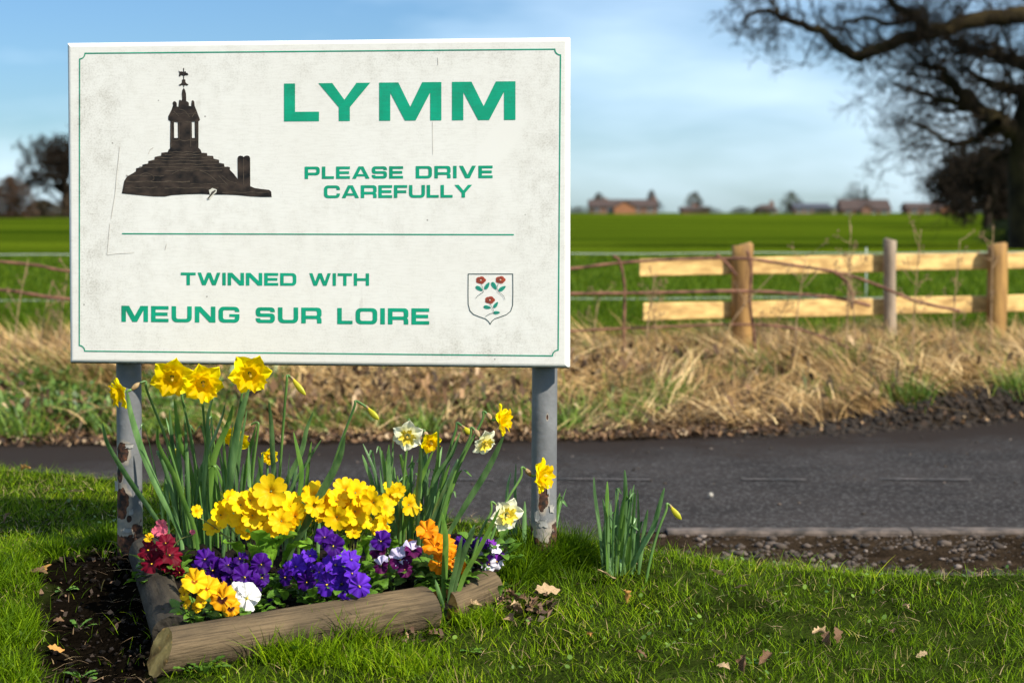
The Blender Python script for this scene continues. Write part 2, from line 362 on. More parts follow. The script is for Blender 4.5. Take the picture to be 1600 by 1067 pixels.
leftlong = sstep(-1.0, -1.25, x) * sstep(4.5, 4.2, y); ln = ln * (1 + .5 * leftlong)
# longer round the feet of the posts and logs
for (cx_, cy_, rr, mul) in [(0.06, 4.42, .17, 2.1), (0.16, 4.5, .12, 1.6), (-.95, 4.5, .15, 1.5), (-.52, 3.80, .10, 1.4), (-.30, 3.92, .10, 1.7), (-.1, 4.1, .1, 1.5), (.35, 4.45, .1, 1.5)]:
    ln = ln * (1 + (mul - 1) * np.exp(-((x - cx_) ** 2 + (y - cy_) ** 2) / rr ** 2))
big_p = lump(x, y, 2.6, 7.0) + .6 * lump(x, y, 38., 3.)
col = (rng.normal(.38, .19, len(x)) + .16 * patch + .12 * big_p - .0 * leftlong).clip(0, .93); dead = rng.random(len(x)) < .06; col[dead] = rng.uniform(.95, 1, dead.sum())
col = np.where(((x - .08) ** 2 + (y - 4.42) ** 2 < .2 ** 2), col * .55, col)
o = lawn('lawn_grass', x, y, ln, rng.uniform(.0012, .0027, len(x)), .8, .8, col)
tag(o, 'short mossy green grass covering the near verge', 'grass', kind='stuff')

# longer tufts
tx, ty, tl, tcol = [], [], [], []
for (px, py, rx_, ry_, n_, L0, cb) in [(850, 880, .10, .07, 2600, .095, .22), (800, 905, .07, .05, 900, .08, .25), (905, 880, .06, .04, 500, .06, .4), (460, 1035, .09, .03, 420, .085, .45), (540, 1005, .07, .025, 260, .09, .45), (650, 985, .06, .02, 260, .07, .4), (600, 1040, .14, .05, 600, .045, .45),
        (20, 985, .10, .10, 1500, .062, .34), (40, 1060, .12, .06, 900, .055, .34), (35, 900, .10, .12, 1200, .055, .30), (190, 850, .09, .04, 700, .06, .3), (130, 870, .12, .05, 900, .06, .3), (745, 975, .05, .03, 300, .05, .45)]:
    c_ = gp(px, py); a_ = rng.uniform(0, 6.283, n_); q_ = np.sqrt(rng.random(n_)) * (1 + .2 * np.sin(a_ * 3)); tx.append(c_.x + rx_ * q_ * np.cos(a_)); ty.append(c_.y + ry_ * q_ * np.sin(a_)); tl.append(L0 * rng.uniform(.45, 1.2, n_)); tcol.append(rng.normal(cb, .14, n_).clip(0, .93))
x, y, ln, col = map(np.concatenate, (tx, ty, tl, tcol)); k = ~inpoly(x, y, bedP) & (~inpoly(x, y, hollow) | (rng.random(len(x)) < .04)); x, y, ln, col = x[k], y[k], ln[k], col[k]
o = lawn('tuft_grass', x, y, ln, rng.uniform(.0020, .0042, len(x)), .6, .75, col, segs=4); tag(o, 'longer tufts of grass round the posts, the logs and the lower left corner', 'grass', kind='stuff')

# moss and thin grass creeping over the stony shoulder, thatch in the lawn
N = 9000; x = rng.uniform(.3, 4.5, N); y = crest(x) + .06 + rng.random(N) ** 1.6 * 2.0; k = (rng.random(N) < sstep(.0, .6, lump(x, y, 3.4, 8.)) * (.25 + .75 * sstep(.8, 1.8, x))) & (y < road_near(x) - .15); x, y = x[k], y[k]
o = lawn('shoulder_grass', x, y, rng.uniform(.012, .04, len(x)), rng.uniform(.002, .004, len(x)), .9, .9, rng.uniform(0, .5, len(x))); tag(o, 'thin dark grass and moss creeping over the stony shoulder', 'grass', kind='stuff')
N = 11000; x = rng.uniform(-2.2, 2.6, N); y = rng.uniform(3.4, 6.2, N); k = (y < crest(x) + .05) & ~inpoly(x, y, bedP) & (rng.random(N) < .3 + .7 * sstep(-.1, .6, lump(x, y, 6.5, 2.0) * -1)); x, y = x[k], y[k]
thatch_m = M('thatch', (0, 0, 0), attr='rnd', ramp=[(0, (.04, .022, .010)), (.5, (.16, .10, .045)), (.85, (.38, .27, .12)), (1, (.6, .47, .28))], rough=.7)
V, T, K, tt = blades(np.c_[x, y, hgt(x, y) + rng.uniform(.002, .022, len(x))], rng.uniform(0, 6.28, len(x)), rng.uniform(.006, .022, len(x)), rng.uniform(.0012, .0030, len(x)), rng.uniform(1.0, 3.0, len(x)), rng.uniform(.6, 1.9, len(x)), segs=2)
o = new_obj('thatch', mesh_np('thatch', V, T, thatch_m, {'rnd': np.repeat(rng.random(len(x)), K)})); tag(o, 'dead brown stems lying among the blades of the lawn', 'thatch', kind='stuff')
# clover and small round leaves in the turf
N = 2600; x = rng.uniform(-2.2, 2.6, N); y = rng.uniform(3.4, 5.6, N); k = (y < crest(x)) & ~inpoly(x, y, bedP) & ~inpoly(x, y, hollow) & (rng.random(N) < sstep(-.1, .7, lump(x, y, 4.7, 5.5))); x, y = x[k], y[k]; nL = len(x)
aa = np.arange(7) / 7 * 2 * np.pi; rr_ = rng.uniform(.0025, .006, nL); nrm = rng.normal(0, .35, (nL, 2)); nrm[:, 1] -= .3; lx_ = rr_[:, None] * np.cos(aa); ly_ = rr_[:, None] * np.sin(aa)
V = np.stack([x[:, None] + lx_, y[:, None] + ly_, (hgt(x, y) + rng.uniform(.012, .032, nL))[:, None] - lx_ * nrm[:, :1] - ly_ * nrm[:, 1:]], -1).reshape(-1, 3)
o = new_obj('clover', mesh_np('clover', V, np.arange(nL * 7).reshape(nL, 7), M('clover_leaf', (0, 0, 0), attr='rnd', ramp=[(0, (.05, .11, .01)), (1, (.17, .27, .03))], rough=.45, trans=.2), {'rnd': np.repeat(rng.random(nL), 7)})); tag(o, 'small round clover leaves scattered through the lawn', 'clover', kind='stuff')

# flower bed soil
def soil(x, y): return hgt(x, y) + .018 + .034 * sstep(3.84, 4.2, np.asarray(y, float))
soil_m = M('bed_soil', (.004, .003, .002), (.014, .009, .006), scale=40, rough=.95, bump=.01, bscale=120, spec=.15)  # dark soil, blackened further for the shade of the bare hollow
bx = np.arange(-.93, .1, .02); by = np.arange(3.76, 4.55, .02); X, Y = np.meshgrid(bx, by)
Z = soil(X, Y) + .008 * lump(X, Y, 28) + .006 * lump(X, Y, 70); ins = inpoly(X, Y, bedP)
V = np.c_[X.ravel(), Y.ravel(), Z.ravel()]; w_ = len(bx); i0 = (np.arange(len(by)-1)[:, None] * w_ + np.arange(w_-1)[None]).ravel()
kk = ins.ravel(); kk = kk[i0] | kk[i0+1] | kk[i0+w_] | kk[i0+w_+1]; i0 = i0[kk]
o = new_obj('bed_soil', mesh_np('bed_soil', V, np.c_[i0, i0+1, i0+w_+1, i0+w_], soil_m, smooth=True)); tag(o, kind='structure')
N = 900; x = rng.uniform(-.9, 0, N); y = rng.uniform(3.8, 4.5, N); k = inpoly(x, y, bedP); x, y = x[k], y[k]
s = rng.gamma(2, .003, len(x)).clip(.002, .014)
o = pebbles('soil_crumb', np.c_[x, y, soil(x, y) + s * .3], s, soil_m, .8); tag(o, 'dark crumbs of earth lying in the flower bed', 'soil', kind='stuff')
hx = rng.uniform(-1.25, -.72, 1500); hy = rng.uniform(3.5, 4.5, 1500); k = inpoly(hx, hy, hollow); hx, hy = hx[k], hy[k]; s = rng.gamma(2, .0018, len(hx)).clip(.001, .008)
o = pebbles('earth_crumb', np.c_[hx, hy, hgt(hx, hy) + s * .3], s, soil_m, .8); tag(o, 'dark crumbs of bare earth left of the flower bed', 'soil', kind='stuff')
_ = 0
litter_m = M('litter', (0, 0, 0), attr='rnd', ramp=[(0, (.02, .012, .007)), (.55, (.11, .055, .024)), (.85, (.32, .18, .08)), (1, (.55, .40, .24))], rough=.8, trans=.15)
def litter(name, x, y, z, size, mat=litter_m, flat=.5):
    N = len(x); a = rng.uniform(0, 6.28, N); tx = rng.normal(0, flat, N); ty = rng.normal(0, flat, N)
    u = np.c_[np.cos(a), np.sin(a), tx]; w = np.c_[-np.sin(a) * .6, np.cos(a) * .6, ty]; P = np.c_[x, y, z]; s_ = size[:, None]
    up = np.c_[0 * x, 0 * x, np.abs(rng.normal(.25, .2, N))] * s_
    V = np.stack([P - u * s_, P - w * s_ * .8 + up, P + up * .3, P + w * s_ * .8 + up, P + u * s_ + up * .6], 1).reshape(-1, 3)
    T = (np.arange(N)[:, None, None] * 5 + np.array([(0, 1, 2), (0, 2, 3), (1, 4, 2), (2, 4, 3)])[None]).reshape(-1, 3)
    return new_obj(name, mesh_np(name, V, T, mat, {'rnd': np.repeat(rng.random(N), 5)}))
a_ = rng.uniform(0, 6.28, 80); q_ = np.sqrt(rng.random(80)); hx = heap.x + .075 * q_ * np.cos(a_); hy = heap.y + .09 * q_ * np.sin(a_)
hx = np.r_[hx, heap2.x + rng.uniform(-.1, .1, 60)]; hy = np.r_[hy, heap2.y + rng.uniform(-.03, .03, 60)]
o = litter('leaf_scrap', hx, hy, hgt(hx, hy) + rng.uniform(.003, .02, len(hx)), rng.uniform(.004, .014, len(hx)), M('scrap', (0, 0, 0), attr='rnd', ramp=[(0, (.02, .010, .006)), (.6, (.10, .05, .025)), (1, (.38, .24, .13))], rough=.7)); tag(o, 'broken brown leaf scraps gathered by the right post and the front log', 'leaf litter', kind='stuff')
# twiggy debris on the bare earth
hx = rng.uniform(-1.25, -.78, 420); hy = rng.uniform(3.5, 4.55, 420); k = inpoly(hx, hy, hollow); hx, hy = hx[k], hy[k]
o = litter('earth_debris', hx, hy, hgt(hx, hy) + .004, rng.uniform(.003, .009, len(hx)), M('debris', (0, 0, 0), attr='rnd', ramp=[(0, (.012, .008, .006)), (.7, (.05, .03, .018)), (1, (.2, .12, .07))], rough=.9)); tag(o, 'dark rotting twigs and leaf scraps on the bare earth', 'debris', kind='stuff')

# ------------------------------------------------------------------ far verge: dead grass, green tufts, leaf litter
dry_m = M('dry_grass', (0, 0, 0), attr='rnd', ramp=[(0, (.035, .017, .006)), (.35, (.17, .088, .026)), (.7, (.46, .28, .090)), (1, (.85, .62, .30))], rough=.6, trans=.14)
NC = 1500; cx = rng.uniform(-5, 6.5, NC); cyr = rng.random(NC); rfv = road_far(cx); cy = rfv + .18 + cyr ** .95 * (13.9 - rfv - .18)
per = 34; x = np.repeat(cx, per) + rng.normal(0, .09, NC * per); y = np.repeat(cy, per) + rng.normal(0, .09, NC * per)
ca = np.repeat(rng.uniform(0, 6.28, NC), per) + rng.normal(0, .7, NC * per); sz = np.repeat(rng.uniform(.55, 1.15, NC), per)
depthf = sstep(0, 1.6, y - road_far(x)); ln = rng.uniform(.13, .40, len(x)) * sz * (.6 + .4 * depthf)
base_c = np.repeat(rng.normal(.52, .27, NC), per); hi_ = sstep(.3, 1.0, lump(cx, cy, 1.7, 6.0)); sz = sz * (.35 + 1.0 * np.repeat(sstep(-.5, .5, lump(cx, cy, 4.3, 9.0)), per)); sz = sz * np.repeat(1 + .55 * hi_ * sstep(11.2, 12.6, cy) + 1.15 * sstep(.9, 2.0, cx) * sstep(11.2, 12.2, cy), per)
k = (y > road_far(x) + .15); lx = sstep(-1.0, -2.2, x)
k &= rng.random(len(x)) > .8 * lx * (1 - sstep(1.2, 1.7, y - road_far(x)))
ca = .35 * ca + .65 * (lump(x, y, 1.1, 3.) * 3.5 + 2.2); x, y, ca, ln, base_c = x[k], y[k], ca[k], ln[k], base_c[k]
o = lawn('dry_grass', x, y, ln, rng.uniform(.005, .014, len(x)), rng.uniform(.2, 1.2, len(x)), rng.uniform(.2, 1.25, len(x)), (base_c + rng.normal(0, .16, len(x))).clip(0, 1), dry_m, az=ca)
tag(o, 'tangled straw coloured dead grass along the far verge', 'dry grass', kind='stuff')
rngs = np.random.default_rng(77); N = 9000; x = rngs.uniform(-5, 6.5, N); y = road_far(x) + .2 + rngs.random(N) * 2.7; wv = lump(x, y, 1.6, 4.0)
k = rngs.random(N) < (.08 + .92 * sstep(-.1, .6, wv)) * (1 - .85 * sstep(-1, -2, x) * (y < road_far(x) + 1.3)); x, y, wv = x[k], y[k], wv[k]; base_z = rngs.random(len(x)) * .10
V, T, K, tt = blades(np.c_[x, y, hgt(x, y) + base_z], np.where(rngs.random(len(x)) < .5, 3.14, 0) + rngs.normal(0, .9, len(x)), rngs.uniform(.16, .42, len(x)), rngs.uniform(.006, .014, len(x)), rngs.uniform(.5, 2.0, len(x)), rngs.uniform(.8, 1.9, len(x)), segs=4)
o = new_obj('dry_straw', mesh_np('dry_straw', V, T, dry_m, {'rnd': np.repeat((rngs.normal(.72, .2, len(x)) + .15 * wv).clip(0, 1), K)})); tag(o, 'bleached flattened straw lying over the dead grass of the far verge', 'dry grass', kind='stuff')
NC = 460; cx = rng.uniform(-5, 6.5, NC); cy = road_far(cx) + .2 + rng.random(NC) ** 1.2 * 2.6
sel = (lump(cx, cy, 2.4, 3.0) > -.06) | (cx < -1.3); cx, cy = cx[sel], cy[sel]; NC = len(cx); per = 60
x = np.repeat(cx, per) + rng.normal(0, .06, NC * per); y = np.repeat(cy, per) + rng.normal(0, .06, NC * per)
k = y > road_far(x) + .1; x, y = x[k], y[k]
verge_g = M('verge_grass', (0, 0, 0), attr='rnd', ramp=[(0, (.03, .08, .008)), (.5, (.11, .22, .015)), (1, (.26, .36, .04))], rough=.5, trans=.2)
o = lawn('verge_tuft', x, y, rng.uniform(.10, .27, len(x)), rng.uniform(.005, .010, len(x)), .8, .9, None, verge_g); tag(o, 'green grass tufts growing through the dead grass of the far verge', 'grass', kind='stuff')
N = 15000; x = rng.uniform(-5, 6.5, N); d = rng.gamma(1.6, .36, N) - .12; y = road_far(x) + d
k = (x < 1.5) | (rng.random(N) < .12) | (d > .55); x, y, d = x[k], y[k], d[k]; N = len(x)
o = litter('leaf_litter', x, y, np.maximum(hgt(x, y), -.352) + .012 + rng.random(N) * .02, rng.uniform(.009, .024, N)); tag(o, 'brown leaf litter along the far edge of the road', 'leaf litter', kind='stuff')
N = 9000; x = rng.uniform(-3.5, 3.5, N); y = road_far(x) + .3 + rng.random(N) * 1.9; k = rng.random(N) < sstep(-.2, .5, lump(x, y, 2.1, 11.)) * (1 - .7 * sstep(.6, 1.6, x)); x, y = x[k], y[k]
o = litter('dead_leaf', x, y, hgt(x, y) + .03 + rng.random(len(x)) * .16, rng.uniform(.012, .030, len(x)), flat=.9); tag(o, 'brown dead leaves caught in the grass of the far verge', 'leaf litter', kind='stuff')
# low leafy cover at the left of the far verge
N = 9000; x = rng.uniform(-5, -1.2, N); y = road_far(x) + .35 + rng.random(N) * 1.3; k = rng.random(N) < sstep(-.5, .3, lump(x, y, 3.3, 5.)) * sstep(-1.2, -1.8, x); x, y = x[k], y[k]
o = litter('ground_cover', x, y, hgt(x, y) + rng.random(len(x)) * .16, rng.uniform(.012, .028, len(x)), M('cover_leaf', (0, 0, 0), attr='rnd', ramp=[(0, (.03, .07, .01)), (.6, (.08, .17, .02)), (1, (.2, .3, .06))], rough=.45, trans=.3), .7)
tag(o, 'low green leafy weeds on the far verge left of the sign', 'ground cover', kind='stuff')
# dark clods of soil scraped up at the right
N = 11000; x = rng.uniform(1.2, 6.5, N); y = road_far(x) + rng.normal(.16, .17, N); s = rng.gamma(2, .0048, N).clip(.003, .028)
o = pebbles('soil_clod', np.c_[x, y, hgt(x, y) + s * .3], s, M('clod', (.012, .008, .005), (.03, .02, .013), rough=1.0, bump=.01), .8); tag(o, 'dark crumbly soil heaped on the far road edge at right', 'soil', kind='stuff')
# young crop in the near part of the field
N = 70000; y = 13.7 + rng.random(N) ** 1.5 * 22; x = rng.uniform(-1, 1, N) * (y * .36 + 1)
crop_m = M('crop_blade', (0, 0, 0), attr='rnd', ramp=[(0, (.035, .08, .004)), (.5, (.08, .14, .006)), (1, (.15, .225, .014))], rough=.6, spec=.1, trans=.4)
o = lawn('crop', x, y, rng.uniform(.07, .16, N), rng.uniform(.008, .016, N) * (y / 16), .5, .7, None, crop_m); tag(o, 'young green crop standing in the field', 'crop', kind='stuff')

# ------------------------------------------------------------------ the village sign
SL = pt(111, 565, 4.479); SRt = pt(896, 570, 4.331)
TH = math.atan2(SL.y - SRt.y, SRt.x - SL.x)
sU = Vector((math.cos(TH), -math.sin(TH), 0)); sB = Vector((math.sin(TH), math.cos(TH), 0))     # along the board, away from the viewer
sO = Vector((SL.x, SL.y, 0.0))
sign = thing('village_sign', 'large cream board on two grey posts with green lettering and a dark stone cross picture', 'sign', sO, -TH)
def S(px, py):                       # photo point on the board's face -> (along, up)
    d = ray(px, py); o_ = Vector((0, 0, EYE)); t = (sO - o_).dot(sB) / d.dot(sB); p = o_ + d * t - sO
    return p.dot(sU), p.z
u0, zb = S(114.5, 561); u1, zt = S(882.5, 66.5)
zb2 = S(885, 569)[1]; zb = (zb + zb2) / 2; zt = (S(114.5, 71.5)[1] + zt) / 2 - .001
# panel: a folded tray with rounded edges and a return lip
ch = .0105; mb = MB()
prof = [(0, 0.0), (ch * .35, .0009), (ch * .75, ch * .35), (ch, ch), (ch, .034), (ch * .2, .040), (-.03, .040)]
rings = [[(u0 - o_, y_, zb - o_), (u1 + o_, y_, zb - o_), (u1 + o_, y_, zt + o_), (u0 - o_, y_, zt + o_)] for o_, y_ in prof]
vv = [p for r_ in rings for p in r_]
ff = [(0, 1, 2, 3)]
for i in range(len(prof) - 1):
    for j in range(4):
        a, b_ = i * 4 + j, i * 4 + (j + 1) % 4; ff.append((b_, a, a + 4, b_ + 4))
ff.append((len(vv) - 1, len(vv) - 2, len(vv) - 3, len(vv) - 4))
mb.add(vv, ff)
panel_m = M('sign_paint', (.73, .715, .66), (.76, .75, .70), scale=3, rough=.42, spec=.35)
n, l, b = nodes(panel_m)
def grime(m, x0, x1, z0, z1, dark=(.30, .27, .21), strength=1.0, keep=None):
    """weathering laid over a material: dirt creeping in from the edges, fine speckle, vertical runs, a wiped patch"""
    n, l, b = nodes(m); src = b.inputs['Base Color'].links[0].from_socket
    tc = n.new('ShaderNodeTexCoord'); se = n.new('ShaderNodeSeparateXYZ'); l(tc.outputs['Object'], se.inputs[0])
    def math_(op, a, c=None, d=None, clamp=False):
        q = n.new('ShaderNodeMath'); q.operation = op; q.use_clamp = clamp
        for i, v_ in enumerate((a, c, d)):
            if v_ is None: continue
            if isinstance(v_, (int, float)): q.inputs[i].default_value = v_
            else: l(v_, q.inputs[i])
        return q.outputs[0]
    def rng_(a, f0, f1, t0, t1):
        q = n.new('ShaderNodeMapRange'); q.interpolation_type = 'SMOOTHSTEP'; l(a, q.inputs[0])
        for i, v_ in enumerate((f0, f1, t0, t1)): q.inputs[i+1].default_value = v_
        return q.outputs[0]
    def noi(sc, det, st=(1, 1, 1), ro=.6):
        mp = n.new('ShaderNodeMapping'); mp.inputs['Scale'].default_value = st; l(tc.outputs['Object'], mp.inputs[0])
        q = n.new('ShaderNodeTexNoise'); q.inputs['Scale'].default_value = sc; q.inputs['Detail'].default_value = det; q.inputs['Roughness'].default_value = ro; l(mp.outputs[0], q.inputs['Vector']); return q.outputs[0]
    X, Z = se.outputs['X'], se.outputs['Z']
    eL = rng_(X, x0 + .02, x0 + .20, 1.0, 0.0); eR = rng_(X, x1 - .16, x1 - .02, 0, .55); eT = rng_(Z, z1 - .15, z1 - .015, 0, .6); eB = rng_(Z, z0 + .012, z0 + .13, .60, 0)
    rim = math_('MULTIPLY', rng_(X, x0 + .012, x0 + .022, 0, 1), math_('MULTIPLY', rng_(X, x1 - .022, x1 - .012, 1, 0), math_('MULTIPLY', rng_(Z, z0 + .012, z0 + .022, 0, 1), rng_(Z, z1 - .024, z1 - .014, 1, 0))))
    e = math_('MAXIMUM', math_('MAXIMUM', eL, eR), math_('MAXIMUM', eT, eB))
    big = rng_(noi(3.2, 4), .38, .66, 0, 1); fine = rng_(noi(240, 3), .46, .62, 0, 1); mid = rng_(noi(24, 6, (1, 1, .8), .7), .40, .68, 0, 1)
    weave = rng_(noi(90, 2, (.35, 1, 2.2)), .4, .7, 0, 1)
    amt = math_('MULTIPLY', math_('MULTIPLY', e, math_('MULTIPLY_ADD', big, .8, .3)), math_('MULTIPLY_ADD', fine, .62, math_('MULTIPLY_ADD', mid, .55, .04)), clamp=True)
    amt = math_('MULTIPLY', amt, math_('MULTIPLY_ADD', rim, .82, .18))
    base = math_('MULTIPLY', math_('MULTIPLY', big, mid), .16); base = math_('ADD', base, math_('MULTIPLY', weave, .11)); base = math_('ADD', base, math_('MULTIPLY', math_('MULTIPLY', fine, mid), .16))
    runs = math_('MULTIPLY', rng_(noi(26, 3, (1, 1, .06)), .60, .74, 0, .35), mid)
    # a patch at upper right wiped clean by a passing branch or cloth
    wx = math_('SUBTRACT', X, x1 - .155); wz = math_('SUBTRACT', Z, z1 - .235)
    a1 = math_('MULTIPLY_ADD', wx, .62, math_('MULTIPLY', wz, .78)); a2 = math_('MULTIPLY_ADD', wx, -.78, math_('MULTIPLY', wz, .62))
    dd = math_('ADD', math_('POWER', math_('MULTIPLY', math_('ABSOLUTE', a1), 9.5), 2.0), math_('POWER', math_('MULTIPLY', math_('ABSOLUTE', a2), 30.0), 2.0))
    wipe = rng_(dd, .55, 1.4, 0, 1)
    rest = math_('MULTIPLY', math_('ADD', base, runs), wipe)
    tot = math_('MULTIPLY', math_('MULTIPLY_ADD', amt, .44, math_('MULTIPLY', rest, .8)), strength, clamp=True)
    vo = n.new('ShaderNodeTexVoronoi'); vo.inputs['Scale'].default_value = 26; mpv = n.new('ShaderNodeMapping'); mpv.inputs['Scale'].default_value = (1, .01, 1); l(tc.outputs['Object'], mpv.inputs[0]); l(mpv.outputs[0], vo.inputs['Vector'])
    sc = n.new('ShaderNodeSeparateColor'); l(vo.outputs['Color'], sc.inputs[0])
    spot = math_('MULTIPLY', rng_(vo.outputs['Distance'], .035, .075, 1, 0), math_('GREATER_THAN', sc.outputs[0], .80)); spot = math_('MULTIPLY', spot, .65)
    mx = n.new('ShaderNodeMix'); mx.data_type = 'RGBA'; l(tot, mx.inputs['Factor']); l(src, mx.inputs['A']); mx.inputs['B'].default_value = (*dark, 1)
    mx2 = n.new('ShaderNodeMix'); mx2.data_type = 'RGBA'; l(spot, mx2.inputs['Factor']); l(mx.outputs['Result'], mx2.inputs['A']); mx2.inputs['B'].default_value = (.10, .08, .06, 1)
    # dark drip line of algae under the lower fold
    low = math_('MULTIPLY', rng_(Z, z0 - .0088, z0 - .0055, 1, 0), rng_(noi(70, 3), .30, .5, .35, 1))
    mx3 = n.new('ShaderNodeMix'); mx3.data_type = 'RGBA'; l(low, mx3.inputs['Factor']); l(mx2.outputs['Result'], mx3.inputs['A']); mx3.inputs['B'].default_value = (.045, .04, .022, 1)
    l(mx3.outputs['Result'], b.inputs['Base Color'])
grime(panel_m, u0, u1, zb, zt)
mb.build('panel', panel_m, sign)

def fillet(P, n_=7):
    out = []
    P = [(p[0], p[1], p[2] if len(p) > 2 else 0) for p in P]
    for i, (x, y, r) in enumerate(P):
        if r <= 0: out.append((x, y)); continue
        a = Vector(P[i-1][:2]); c_ = Vector(P[(i+1) % len(P)][:2]); p = Vector((x, y))
        da, dc = (a - p), (c_ - p); r = min(r, da.length * .5 if P[i-1][2] else da.length, dc.length * .5 if P[(i+1) % len(P)][2] else dc.length)
        da.normalize(); dc.normalize()
        q0, q1 = p + da * r, p + dc * r
        for k in range(n_ + 1):
            t = k / n_ * math.pi / 2; s_ = math.sin(t) ** .86; c2 = math.cos(t) ** .86      # a squarish superelliptic corner
            cc = q0 + q1 - p
            out.append(tuple(cc + (p - q1) * s_ * 0 + (q1 - cc) * s_ + (q0 - cc) * c2))
    return out
def glyph(ch, v, h):
    r, R_ = .13, .34; g = None
    if ch == 'L': w = .92; g = [[(0,1),(v,1),(v,h),(w,h),(w,0),(0,0)]]
    elif ch == 'Y': w = 1.36; g = [[(0,1),(v*1.25,1),(w/2,.56),(w-v*1.25,1),(w,1),(w/2+v/2,.36),(w/2+v/2,0),(w/2-v/2,0),(w/2-v/2,.36)]]
    elif ch == 'M': w = 1.62; s = v; a = v*1.72; g = [[(0,0),(0,1),(a,1),(w/2,.36),(w-a,1),(w,1),(w,0),(w-s,0),(w-s,.73),(w/2+.14,0),(w/2-.14,0),(s,.73),(s,0)]]
    elif ch == 'N': w = 1.24; s = v; a = v*1.3; g = [[(0,0),(0,1),(a,1),(w-s,.34),(w-s,1),(w,1),(w,0),(w-a,0),(s,.68),(s,0)]]
    elif ch == 'W': w = 1.74; g = [[(0,1),(v,1),(.28*w,.34),(.42*w,1),(.58*w,1),(.72*w,.34),(w-v,1),(w,1),(.80*w,0),(.64*w,0),(.5*w,.62),(.36*w,0),(.2*w,0)]]
    elif ch == 'V': w = 1.26; g = [[(0,1),(v*1.12,1),(w/2,.28),(w-v*1.12,1),(w,1),(w/2+.17,0),(w/2-.17,0)]]
    elif ch == 'A':
        w = 1.34; f = lambda z, o_: (o_ + z * (.36*w - 0))
        g = [[(0,0),(.36*w,1),(.64*w,1),(w,0),(w-v*1.15,0),(w-v*1.15-.075,.19),(v*1.15+.075,.19),(v*1.15,0)], [(v*1.15+.15,.19+h*.85),(w-v*1.15-.15,.19+h*.85),(w/2+.01,.80),(w/2-.01,.80)]]
    elif ch == 'E': w = 1.06; g = [[(0,0),(0,1),(w,1),(w,1-h),(v,1-h),(v,.5+h/2),(w*.94,.5+h/2),(w*.94,.5-h/2),(v,.5-h/2),(v,h),(w,h),(w,0)]]
    elif ch == 'F': w = 1.02; g = [[(0,0),(0,1),(w,1),(w,1-h),(v,1-h),(v,.48+h/2),(w*.93,.48+h/2),(w*.93,.48-h/2),(v,.48-h/2),(v,0)]]
    elif ch == 'H': w = 1.22; g = [[(0,0),(0,1),(v,1),(v,.5+h/2),(w-v,.5+h/2),(w-v,1),(w,1),(w,0),(w-v,0),(w-v,.5-h/2),(v,.5-h/2),(v,0)]]
    elif ch == 'I': w = v; g = [[(0,0),(0,1),(v,1),(v,0)]]
    elif ch == 'T': w = 1.14; g = [[(0,1),(w,1),(w,1-h),(w/2+v/2,1-h),(w/2+v/2,0),(w/2-v/2,0),(w/2-v/2,1-h),(0,1-h)]]
    elif ch == 'U': w = 1.22; g = [[(0,1),(v,1),(v,h,r),(w-v,h,r),(w-v,1),(w,1),(w,0,R_),(0,0,R_)]]
    elif ch == 'D': w = 1.22; g = [[(0,0),(0,1),(w,1,R_),(w,0,R_)], [(v,h),(w-v,h,r),(w-v,1-h,r),(v,1-h)]]
    elif ch == 'O': w = 1.30; g = [[(0,0,R_),(0,1,R_),(w,1,R_),(w,0,R_)], [(v,h,r),(w-v,h,r),(w-v,1-h,r),(v,1-h,r)]]
    elif ch == 'P': w = 1.16; g = [[(0,0),(0,1),(w,1,R_*.85),(w,.30,R_*.85),(v,.30),(v,0)], [(v,.30+h),(w-v,.30+h,r*.8),(w-v,1-h,r*.8),(v,1-h)]]
    elif ch == 'R': w = 1.22; g = [[(0,0),(0,1),(w,1,R_*.8),(w,.44,.13),(w-.09,.385),(w,.32,.10),(w,0),(w-v,0),(w-v,.28,.08),(v,.28),(v,0)], [(v,.28+h),(w-v,.28+h,r*.6),(w-v,1-h,r*.8),(v,1-h)]]
    elif ch == 'C': w = 1.24; g = [[(w,.64),(w,1,R_),(0,1,R_),(0,0,R_),(w,0,R_),(w,.36),(w-v,.36),(w-v,h,r*.7),(v,h,r),(v,1-h,r),(w-v,1-h,r*.7),(w-v,.64)]]
    elif ch == 'G': w = 1.26; q = .54; g = [[(w,.68),(w,1,R_),(0,1,R_),(0,0,R_),(w,0,R_),(w,q),(w*.52,q),(w*.52,q-h*.8),(w-v,q-h*.8),(w-v,h,r*.6),(v,h,r),(v,1-h,r),(w-v,1-h,r*.6),(w-v,.68)]]
    elif ch == 'S': w = 1.16; m_ = .5; g = [[(w-v,.70),(w,.70),(w,1,R_*.8),(0,1,R_*.8),(0,m_-h/2,R_*.7),(w-v,m_-h/2,.07),(w-v,h,.07),(v,h,.07),(v,.30),(0,.30),(0,0,R_*.8),(w,0,R_*.8),(w,m_+h/2,R_*.7),(v,m_+h/2,.07),(v,1-h,.07),(w-v,1-h,.07)]]
    return w, [fillet(q) for q in g]
def flat(mb, loops, y, mi=0):
    P = [[Vector((a, b_, 0)) for a, b_ in q] for q in loops]; tri = tessellate_polygon(P); fl = [p for q in P for p in q]
    fs = []
    for t_ in tri:
        a, b_, c_ = (fl[i] for i in t_); area = (b_.x-a.x)*(c_.y-a.y) - (c_.x-a.x)*(b_.y-a.y)
        if abs(area) < 1e-14: continue
        fs.append(t_ if area > 0 else (t_[0], t_[2], t_[1]))
    mb.add([(p.x, y, p.y) for p in fl], fs, mi)
green_m = M('letter_green', (.002, .28, .15), (.003, .35, .20), scale=12, rough=.4, spec=.35, detail=6); grime(green_m, u0, u1, zb, zt, dark=(.02, .12, .08), strength=1.7)
